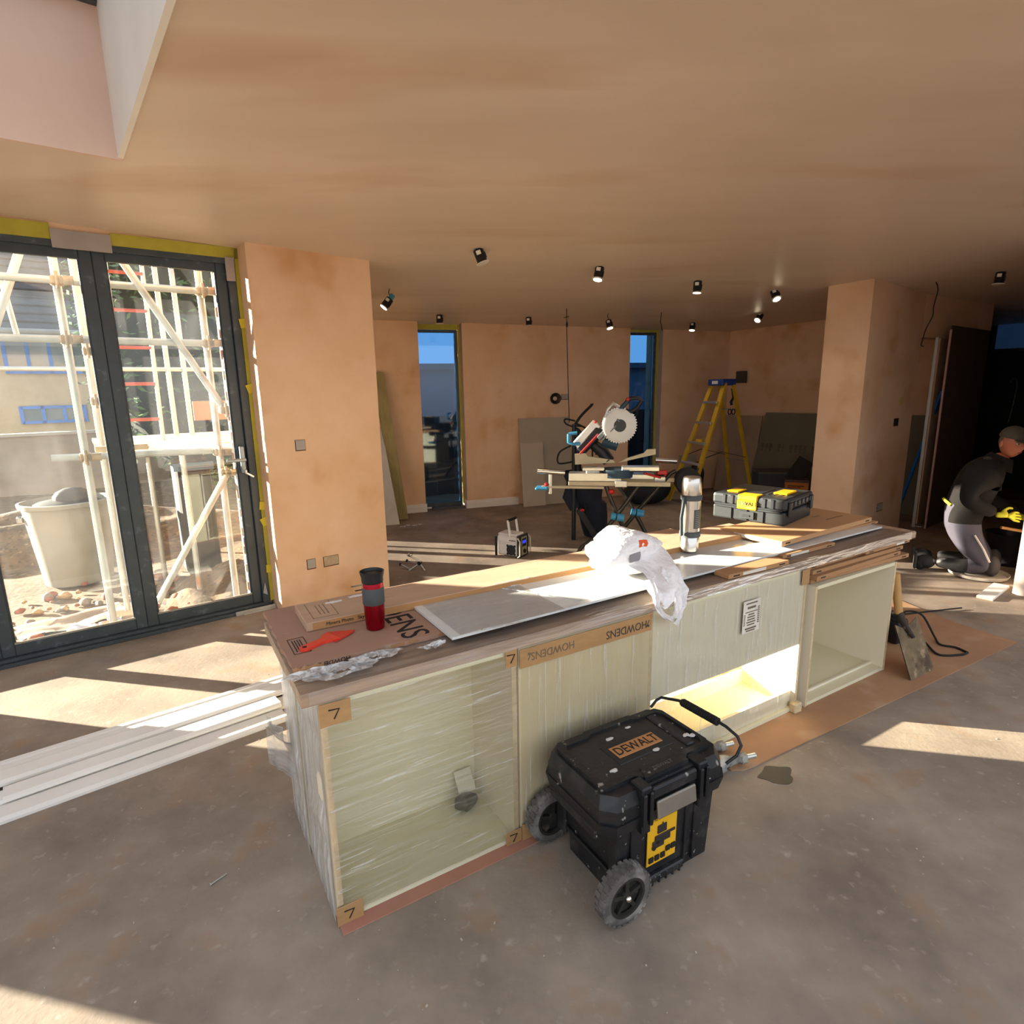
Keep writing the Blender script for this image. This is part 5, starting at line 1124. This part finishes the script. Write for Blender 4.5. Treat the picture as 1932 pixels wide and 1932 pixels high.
for z in (2.31, 1.95): pole_((-3.0, .40, z), (.02, .40, z)); coup(-.942, .42, z); coup(-.11, .42, z)
pole_((-1.13, .50, 1.185), (.06, .50, 1.155)); coup(-.942, .48, 1.18); coup(-.11, .48, 1.15); coup(-.82, .80, 1.90, .8); coup(-.82, .80, 1.55, .8)
pole_((-.60, .36, 2.50), (-.03, .36, 1.42)); coup(-.06, .36, 1.47)
pole_((-.10, .36, .98), (-.66, .36, .10)); coup(-.10, .40, 1.0)
pole_((-1.05, .55, 2.62), (-1.30, .55, 2.0)); pole_((-1.22, .62, 2.35), (-1.19, .62, 1.98), .016)
for x, z0 in ((.02, 1.12), (.18, 1.12)): pole_((x, 3.2, z0), (x, 3.2, 3.9), .026)
pole_((-2.4, 3.26, 1.86), (.62, 3.26, 1.86), .024); pole_((-.29, .95, -.14), (-.29, .95, 1.14), .022); pole_((-.45, 1.7, -.14), (-.45, 1.7, 1.14), .022)
for k in range(10):
    y0 = 1.27+.235*k
    obj('board', B().b2((-.78+.03*random.random(), y0, 1.082+zz), (.85, y0+.225, 1.120+zz), .003), DECK, sf)
for x in (-.6, .3): pole_((x, 1.2, 1.055), (x, 3.7, 1.055))
obj('board', B().b2((.23, 3.24, 1.28+zz), (.60, 3.27, 1.50+zz), .003), mat('reddish_toe_board', '#a06a48', 0.85), sf)
obj('board', B().b2((-.88, .55, 1.20+zz), (-.56, .60, 1.24+zz), .003), DECK, sf)
sl = thing('scaffold_ladder', 'scaffold ladder with red rungs standing on the deck outside', 'ladder', HO.at(-.33, 2.6, 1.121), HO.rz)
for x in (-.15, .15): obj('stile', B().cyl((x-.02, -.04, 0), (x+.02, .05, 2.3), .02, n=10), SCF, sl, smooth=True)
for k in range(6): obj('rung', B().cyl((-.16+.004*k, -.03+.012*k, .22+.353*k), (.14+.004*k, -.03+.012*k, .22+.353*k), .017, n=8), mat('red_rung', '#a0472f', 0.6), sl)
# tub, bulk bag, rubble and rubbish
tub = thing('mixing_tub', 'tall grey plastic tub of site waste standing beyond the left door leaf', 'tub', HO.at(-1.08, 2.35, -.14), HO.rz)
obj('shell', B().lathe([(.25, 0), (.27, .01), (.345, .74), (.37, .745), (.375, .78), (.352, .785), (.335, .70), (.25, .05)], 32), mat('grey_tub_plastic', '#8b8d84', 0.6, var=0.1, scale=3), tub, smooth=True)
obj('waste', B().ball((0, 0, .70), (.33, .33, .10), 14, 8), DARK, tub, smooth=True)
obj('waste', B().ball((.05, -.05, .80), (.16, .12, .10), 10, 7), mat('dark_waste', '#26282c', 0.7), tub, smooth=True)
obj('yellow_handle', B().bar((.16, -.1, .72), (.20, -.12, 1.0), .03, .02), YEL, tub)
for s_ in (-1, 1): obj('lug', B().box((s_*.36, 0, .64), (.05, .08, .06), bev=.01), CHROME, tub)
bb_ = thing('bulk_bag', 'dark bulk bag heaped with soil under the scaffold deck', 'bag', HO.at(-.10, 1.75, -.14), HO.rz)
obj('bag', B().box((0, .1, .55), (.30, .35, 1.10), bev=.05, seg=2), mat('black_woven_bag', '#2c2826', 0.8, var=0.3), bb_)
obj('soil', B().ball((0, .1, 1.10), (.16, .17, .08), 12, 8), EARTH, bb_, smooth=True)
obj('hem', B().b2((-.17, -.09, 1.03), (.17, -.075, 1.10)), mat('blue_grey_hem', '#6d87a0', 0.7), bb_)
stone_m = [mat('stone_buff', '#b59a70', 0.9, var=0.25, scale=6, bump=.3), mat('stone_grey', '#8d857a', 0.9, var=0.25, scale=6, bump=.3), mat('stone_red', '#9a5a41', 0.9, var=0.25, scale=6, bump=.3)]
sms = []
for k in range(6):
    b = B().ball((0, 0, 0), (.5, .38, .30), 9, 6); b.v = [v*(1+.35*noise.noise(v*2.3+Vector((k*5, 0, 0)))) for v in b.v]
    sms.append(mesh_of('stone', b, stone_m[k % 3], True))
for k in range(190):
    x = random.uniform(-1.6, .3); y = .2+1.9*random.random()**1.4; s_ = random.choice((.035, .045, .06, .08, .11))
    o = obj('stone', sms[k % 6], None, g_, loc=(x, y, -.125+s_*.12)); o.rotation_euler = (0, 0, random.uniform(0, 6)); o.scale = (s_, s_, s_)
def mound(lb_, cx, cy, sx_, sy_, hz, seed):
    o = obj('earth_mound', B().grid(lambda u, v: (sx_*(u-.5)*2, sy_*(v-.5)*2, hz*max(0, (1-((u-.5)**2+(v-.5)**2)*4))*(1+.6*noise.noise(Vector((u*5+seed, v*5, seed))))-.02), 26, 26), EARTH, loc=HO.at(cx, cy, -.13), rotz=HO.rz, smooth=True)
    tag(o, lb_, 'earth'); return o
mound('heap of brown earth and stones below the right door leaf', .0, 1.1, .55, .6, .20, 2); mound('low dark earth bank behind the left door leaf', -1.2, 4.2, 2.5, 1.0, .35, 5)
wb_ = [mesh_of('loose_brick', B().box((0, 0, 0), (.215, .1025, .065), bev=.006), m) for m in (BRICK, BRICK2, MATS['brick_red'])]
for k, (x, y, m_, lb_) in enumerate(((-.93, .34, 1, 'buff brick on the ground at the foot of the left scaffold pole'), (-1.02, .26, 0, 'orange brick nearest the sill outside the left door leaf'), (-.99, .62, 2, 'red brick among rubble behind the orange one outside'), (-.86, .80, 1, 'buff brick further back among the rubble outside'), (-1.15, .55, 0, 'half-buried orange brick left of the scaffold pole outside'))):
    o = obj('loose_brick', wb_[m_], None, None, loc=HO.at(x, y, -.105)); o.rotation_euler = (.12, .1, HO.rz+random.uniform(-1.2, 1.2)); tag(o, lb_, 'brick', 'loose bricks outside the doors')
cs2 = obj('dirty_card_sheet', B().grid(lambda u, v: (-.35+.7*u, -.18+.36*v, .02+.04*noise.noise(Vector((u*3, v*3, 0)))), 10, 8), mat('muddy_card', '#a08c78', 0.9, var=0.2), loc=HO.at(-1.18, .98, -.12), rotz=HO.rz+.2, smooth=True)
tag(cs2, 'muddy brown card sheet lying on the rubble outside', 'cardboard')
def scrap(lb_, x, y, s_, m, seed):
    o = obj('plastic_scrap', B().grid(lambda u, v: (s_*(u-.5)*1.7, s_*(v-.5), s_*.6*abs(noise.noise(Vector((u*4+seed, v*4, seed))))), 12, 12), m, loc=HO.at(x, y, -.12), rotz=HO.rz)
    tag(o, lb_, 'scrap')
scrap('crumpled white plastic scrap on the rubble outside', -1.05, .66, .20, mat('white_scrap', '#ccd3df', 0.5), 1)
scrap('bright blue plastic scrap on the ground outside at lower left', -1.2, .42, .2, mat('blue_scrap', '#3f74c4', 0.5), 2)
# neighbouring house
HB = mat('pale_yellow_brickwork', '#b3a48a', 0.9, var=0.12, scale=3)
BLUEF = mat('blue_window_frame', '#3f78c8', 0.5)
ROOF = mat('dark_roof_tiles', '#4a4a4d', 0.85, var=0.25, scale=9, bump=.4, bscale=20)
hs = thing('neighbour_house', 'pale brick house with blue window frames and dark roof outside', 'house', HO.at(-1.2, 12, -.15), HO.rz)
obj('wall', B().b2((-2.2, 0, 0), (1.35, 5, 3.12)), HB, hs)
rf = obj('roof', B().add([(-2.5, -.45, 3.05), (1.6, -.45, 3.05), (1.6, 2.6, 5.4), (-2.5, 2.6, 5.4), (1.6, 5.5, 3.05), (-2.5, 5.5, 3.05)], [(0, 1, 2, 3), (3, 2, 4, 5), (1, 4, 2), (0, 3, 5), (0, 5, 4, 1)]), ROOF, hs)
for k in range(12): obj('tile_course', B().b2((-2.5, -.45+.25*k-.02, 3.05+.193*k), (1.6, -.45+.25*k+.02, 3.08+.193*k)), ROOF, rf)
obj('gutter', B().cyl((-2.5, -.5, 3.03), (1.6, -.5, 3.03), .06), mat('grey_gutter', '#8a8a86', 0.5), hs)
def hwin(x0, x1, z0, z1, n):
    f = obj('window', B().b2((x0, -.06, z0), (x1, .0, z0+.06)).b2((x0, -.06, z1-.06), (x1, .0, z1)), BLUEF, hs)
    wd = (x1-x0)/n
    for i in range(n+1): obj('frame_bar', B().b2((x0+wd*i-.035, -.06, z0), (x0+wd*i+.035, 0, z1)), BLUEF, f)
    for i in range(n): obj('pane', B().b2((x0+wd*i+.03, -.025, z0+.05), (x0+wd*i+wd-.03, -.01, z1-.05)), mat('house_pane', '#5b6a70', 0.08, spec=.6), f)
hwin(-.45, 1.05, 2.20, 2.98, 4); hwin(-1.9, -.7, 2.20, 2.98, 3); hwin(-.35, .75, 1.15, 1.52, 3); hwin(-1.9, -.9, 1.15, 1.52, 2)
# laurel and garden wall
lt = thing('laurel_tree', 'dense glossy laurel tree seen through the right door leaf', 'tree', HO.at(1.6, 7.0, -.15), HO.rz)
LEAFM = [mat('laurel_leaf', '#4f6b35', 0.35, var=0.4, scale=3, c2='#25381c'), mat('laurel_leaf_dark', '#2c3a22', 0.4, var=0.4, scale=3)]
core = B().ball((0, 0, 2.6), (2.0, 1.2, 2.5), 20, 14); core.v = [v*(1+.12*noise.noise(v*1.5)) for v in core.v]
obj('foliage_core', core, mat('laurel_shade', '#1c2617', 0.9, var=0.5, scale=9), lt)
for q_, (n_l, mm) in enumerate(((9000, LEAFM[0]), (3000, LEAFM[1]))):
    lb2 = B()
    vs, fs = [], []
    for k in range(n_l):
        t_ = random.uniform(0, 6.283); ph = random.uniform(.15, 2.9); rr = random.uniform(.75, 1.0) if q_ == 0 else random.uniform(.5, .95)
        c_ = Vector((2.3*rr*math.sin(ph)*math.cos(t_), 1.5*rr*math.sin(ph)*math.sin(t_), 2.7+2.6*rr*math.cos(ph)))
        c_ += Vector((noise.noise(c_), noise.noise(c_+Vector((7, 0, 0))), noise.noise(c_+Vector((0, 9, 0)))))*.35
        a = Vector((random.uniform(-1, 1), random.uniform(-1, 1), random.uniform(-.8, .4))).normalized(); s2 = a.orthogonal().normalized()
        L_ = random.uniform(.10, .17); i = len(vs)
        vs += [c_, c_+a*L_*.5+s2*L_*.2, c_+a*L_, c_+a*L_*.5-s2*L_*.2]; fs.append((i, i+1, i+2, i+3))
    lb2.v = vs; lb2.f = fs
    obj('foliage', lb2, mm, lt, kind='stuff')
for k in range(5): obj('stem', B().tube([(.2*k-.4, 0, 0), (.35*k-.7, .1, 1.2), (.7*k-1.4, .1, 3.4)], [.07, .055, .02], 8), mat('bark', '#5a4a3a', 0.9), lt)
gwl = thing('garden_wall', 'pale rendered garden wall beyond the scaffold', 'wall', HO.at(-2.4, 8.9, -.15), HO.rz)
obj('wall', B().b2((-6, 0, 0), (3.2, .2, 1.05)), mat('pale_render', '#a59a8c', 0.9, var=.1), gwl); obj('coping', B().b2((-6, -.03, 1.05), (3.2, .23, 1.10)), mat('coping', '#b9b5ab', 0.8), gwl)
# ------------------------------------------------------------------ kneeling person at the right
MF = Frame(3.86, 4.87, 120)
pr_ = thing('person', 'person in dark jacket, cap and yellow gloves kneeling at right edge', 'person', MF.at(0, 0, 0), MF.rz)
JKT = mat('dark_jacket', '#1b1715', 0.9, var=0.2, scale=6); TRS = mat('grey_work_trousers', '#55525c', 0.9, var=0.12, scale=6)
SKN = mat('skin', '#c47a5e', 0.55, var=0.06, scale=8); CAPM = mat('grey_cap', '#5b564c', 0.9, var=0.1); GLV = mat('yellow_glove', '#c9c93a', 0.8, var=0.1)
BTM = mat('dusty_black_boot', '#211f1e', 0.7, var=0.4, scale=15, spots=(8, '#a5a3a0', 0.62, 0.72))
# one continuous clothed body: pelvis, spine, neck, head, both arms, both thighs and shins
P = [(-.06, -.08, .42, (.165, .15)), (-.03, -.08, .56, (.175, .16)), (.03, -.07, .74, (.19, .17)), (.09, -.06, .865, (.17, .15)), (.155, -.05, .945, .068), (.19, -.045, 1.0, .062),
     (.045, -.245, .88, .095), (-.03, -.285, .745, .080), (-.055, -.285, .645, .072), (.03, -.275, .60, .064), (.145, -.25, .545, .045),
     (.10, .13, .88, .080), (.10, .20, .74, .064), (.14, .20, .62, .055), (.25, .12, .56, .048), (.34, .02, .50, .042),
     (-.04, -.18, .36, .105), (.06, -.20, .20, .095), (.155, -.205, .085, .072), (-.02, -.20, .075, .058), (-.20, -.19, .085, .045),
     (-.03, .03, .36, .105), (.10, .05, .20, .095), (.21, .06, .085, .072), (.02, .06, .075, .058), (-.17, .05, .085, .045)]
E_ = [(0, 1), (1, 2), (2, 3), (3, 4), (4, 5), (3, 6), (6, 7), (7, 8), (8, 9), (9, 10), (3, 11), (11, 12), (12, 13), (13, 14), (14, 15), (0, 16), (16, 17), (17, 18), (18, 19), (19, 20), (0, 21), (21, 22), (22, 23), (23, 24), (24, 25)]
body = skinned('body', P, E_, JKT, pr_, 3)
bmx = bmesh.new(); bmx.from_mesh(body.data)
for co_, no_ in (((-.14, 0, .60), (.75, 0, 1)), ((0, 0, .135), (0, 0, 1)), ((0, 0, .44), (0, 0, 1)), ((0, -.215, 0), (0, 1, 0)), ((0, 0, .955), (0, 0, 1)), ((.02, 0, 0), (1, 0, 0))):
    bmesh.ops.bisect_plane(bmx, geom=bmx.verts[:]+bmx.edges[:]+bmx.faces[:], plane_co=co_, plane_no=Vector(no_).normalized())
bmx.to_mesh(body.data); bmx.free()
me = body.data; me.materials.append(TRS); me.materials.append(SKN); me.materials.append(BTM)
for p in me.polygons:
    c_ = p.center
    arm = (c_.y < -.215 and c_.z > .44) or (c_.x > .12 and c_.z > .44)
    if c_.z < .60-.75*(c_.x+.14) and not arm: p.material_index = 1
    if c_.z < .135: p.material_index = 3 if c_.x < .02 else 1
    if c_.z > .955 and (Vector((c_.x-.175, c_.y+.048))).length < .085: p.material_index = 2
# head, turned a little towards the camera
hd = B()
HM = Matrix.Translation((.215, -.06, 1.095)) @ Matrix.Rotation(R(-56), 4, 'Z') @ Matrix.Rotation(R(10), 4, 'Y')
def headp(u, v):
    t_ = u*6.2832; p_ = v*math.pi
    x = math.sin(p_)*math.cos(t_); y = math.sin(p_)*math.sin(t_); z = math.cos(p_)
    X = .095*x; Y = .076*y*(1-.12*max(0, -z)); Z = .122*z
    if x > 0:
        X += .010*math.exp(-((z+.55)**2)*14)*x - .006*math.exp(-((z-.12)**2)*40)*x*x      # chin, eye line
        X += .026*math.exp(-((z+.12)**2)*30-(y*y)*34)                                  # nose
        X += .006*math.exp(-((z+.42)**2)*90-(y*y)*9)                                   # lips
        X += .006*math.exp(-((z-.24)**2)*60-(y*y)*5)                                   # brow
        X -= .009*math.exp(-((z-.08)**2)*60-((abs(y)-.38)**2)*30)                      # eye sockets
    if z < -.2: X *= 1-.10*abs(z); Y *= 1-.18*abs(z)
    return (X, Y, Z)
hd = B(HM).grid(headp, 40, 30)
head = obj('head', hd, SKN, pr_, smooth=80)
for s_ in (-1, 1):
    obj('ear', B(HM).ball((-.012, s_*.078, -.012), (.016, .010, .030), 10, 8), SKN, head, smooth=True)
    obj('eye', B(HM).ball((.079, s_*.030, .012), (.010, .013, .009), 10, 7), mat('eye_white', '#cfc4b8', 0.3), head, smooth=True)
    obj('iris', B(HM).ball((.0875, s_*.030, .012), (.003, .006, .006), 8, 6), DARK, head, smooth=True)
    obj('eyebrow', B(HM).box((.089, s_*.030, .034), (.008, .030, .006), bev=.002), mat('grey_hair', '#6b625a', 0.9), head)
obj('mouth', B(HM).box((.0905, 0, -.058), (.006, .040, .005), bev=.002), mat('lip', '#9a4d40', 0.6), head)
obj('hair', B(HM).grid(lambda u, v: tuple(Vector(headp(.27+.46*u, .34+.20*v))*1.02), 20, 6), MATS['grey_hair'], head, smooth=True)
cpb = B(HM).grid(lambda u, v: (.104*math.sin(v*1.5)*math.cos(u*6.2832), .088*math.sin(v*1.5)*math.sin(u*6.2832), .040+.095*math.cos(v*1.5)), 30, 10)
cap_ = obj('cap', cpb, CAPM, pr_, smooth=True)
obj('peak', B(HM).grid(lambda u, v: (.085+.075*v*math.cos((u-.5)*2.4), (.082)*math.sin((u-.5)*2.6)*(1-.1*v), .046-.016*v+.006*math.cos((u-.5)*3)), 14, 5), CAPM, cap_, smooth=True)
obj('collar', B().lathe([(.125, -.055), (.105, -.01), (.088, .030), (.080, .045), (.074, .03)], 22, Matrix.Translation((.150, -.052, .945)) @ Matrix.Rotation(R(22), 4, 'Y'), False), JKT, pr_, smooth=True)
obj('shoulder_flap', B().grid(lambda u, v: (.06+.06*(u-.5)+.0*v, -.15-.14*v, .975-.09*v*v+.012*math.sin(u*3.14)), 8, 6), mat('grey_shoulder_panel', '#4b4643', 0.85), pr_, smooth=True)
obj('back_trim', B().tube([(-.030+.158*math.cos(R(a)), -.08+.166*math.sin(R(a)), .612-.16*math.cos(R(a))*.75-.115) for a in range(190, 232, 6)], .013, 6), GLV, pr_, smooth=True)
def hand(name, base, fwd, side, palm_r, parent):
    base = Vector(base); f = Vector(fwd).normalized(); s_ = Vector(side); s_ = (s_-f*s_.dot(f)).normalized(); n_ = f.cross(s_)
    T = lambda a, b, c: base+f*a+s_*b+n_*c
    pts = [(*T(-.03, 0, 0), .026), (*T(.03, 0, 0), (.040, .018)), (*T(.075, 0, 0), (.040, .016))]; ed = [(0, 1), (1, 2)]
    for k, (b_, L_) in enumerate(((-.032, .062), (-.011, .072), (.011, .067), (.032, .052))):
        i = len(pts)
        pts += [(*T(.09, b_, 0), .010), (*T(.09+L_*.5, b_*1.05, -.012), .009), (*T(.09+L_*.82, b_*1.05, -.038), .008)]
        ed += [(2, i), (i, i+1), (i+1, i+2)]
    i = len(pts)
    pts += [(*T(.03, .045, -.008), .012), (*T(.062, .068, -.02), .010), (*T(.09, .066, -.03), .009)]; ed += [(1, i), (i, i+1), (i+1, i+2)]
    return skinned(name, pts, ed, GLV, parent, 2)
hand('gloved_hand', (.175, -.245, .535), (.95, .1, -.05), (.0, .35, 1), .03, pr_)
hand('gloved_hand', (.36, .0, .49), (.8, -.4, -.35), (-.3, -.9, .1), .03, pr_)
for y in (-.19, .05):
    ft = B().ball((-.265, y, .075), (.075, .048, .060), 12, 8).ball((-.30, y, .055), (.045, .046, .055), 12, 8)
    o = obj('boot', ft, BTM, pr_, smooth=True)
    obj('sole', B().box((-.335, y, .075), (.022, .085, .13), bev=.008), mat('boot_sole', '#3c3937', 0.8), o)
for y in (-.205, .06): obj('knee_pad', B().ball((.185 + (.05 if y > 0 else 0), y, .10), (.055, .068, .085), 12, 8), mat('dark_knee_pad', '#403c3d', 0.8, var=0.2), pr_, smooth=True)
obj('trouser_stripe', B().tube([(.03, -.283, .36), (.10, -.293, .25), (.15, -.290, .15)], .008, 6), mat('white_reflective', '#c9c5c4', 0.5), pr_)
pt_ = obj('trowel_handle', B().cyl((.20, -.22, .43), (.36, -.16, .40), .012), mat('wood_tool', '#9a6d3d', 0.6), pr_, smooth=True)
bkt = obj('mixing_tray', B().lathe([(.17, 0), (.20, .01), (.21, .035), (.205, .035), (.19, .012), (.0, .012)], 24), mat('pale_tray', '#b9b0a2', 0.6, var=.2), loc=(3.86, 4.66, .001), smooth=True)
tag(bkt, 'pale shallow tray on the sunlit floor in front of the kneeling person', 'tray')
dk = thing('dark_bucket', 'black round bucket on the floor right of the kneeling person', 'bucket', (4.36, 4.98, 0), 0)
obj('shell', B().lathe([(.13, 0), (.17, .27), (.18, .28), (.165, .28), (.12, .02)], 24), BLACKP, dk, smooth=True)
# dark sheet board standing in the hall and a few hanging cables there
hc = thing('hall_cable', 'pale cable looping in the dark hall above the kneeling person', 'cable', HO.at(9.2, -2.2, 0), HO.rz)
obj('cable', cord([(0, 0, 1.55), (.2, .0, 1.6), (.35, 0, 1.5), (.3, 0, 1.2), (.2, 0, 1.0)], .006), mat('grey_cable', '#8d8a86', 0.6), hc)
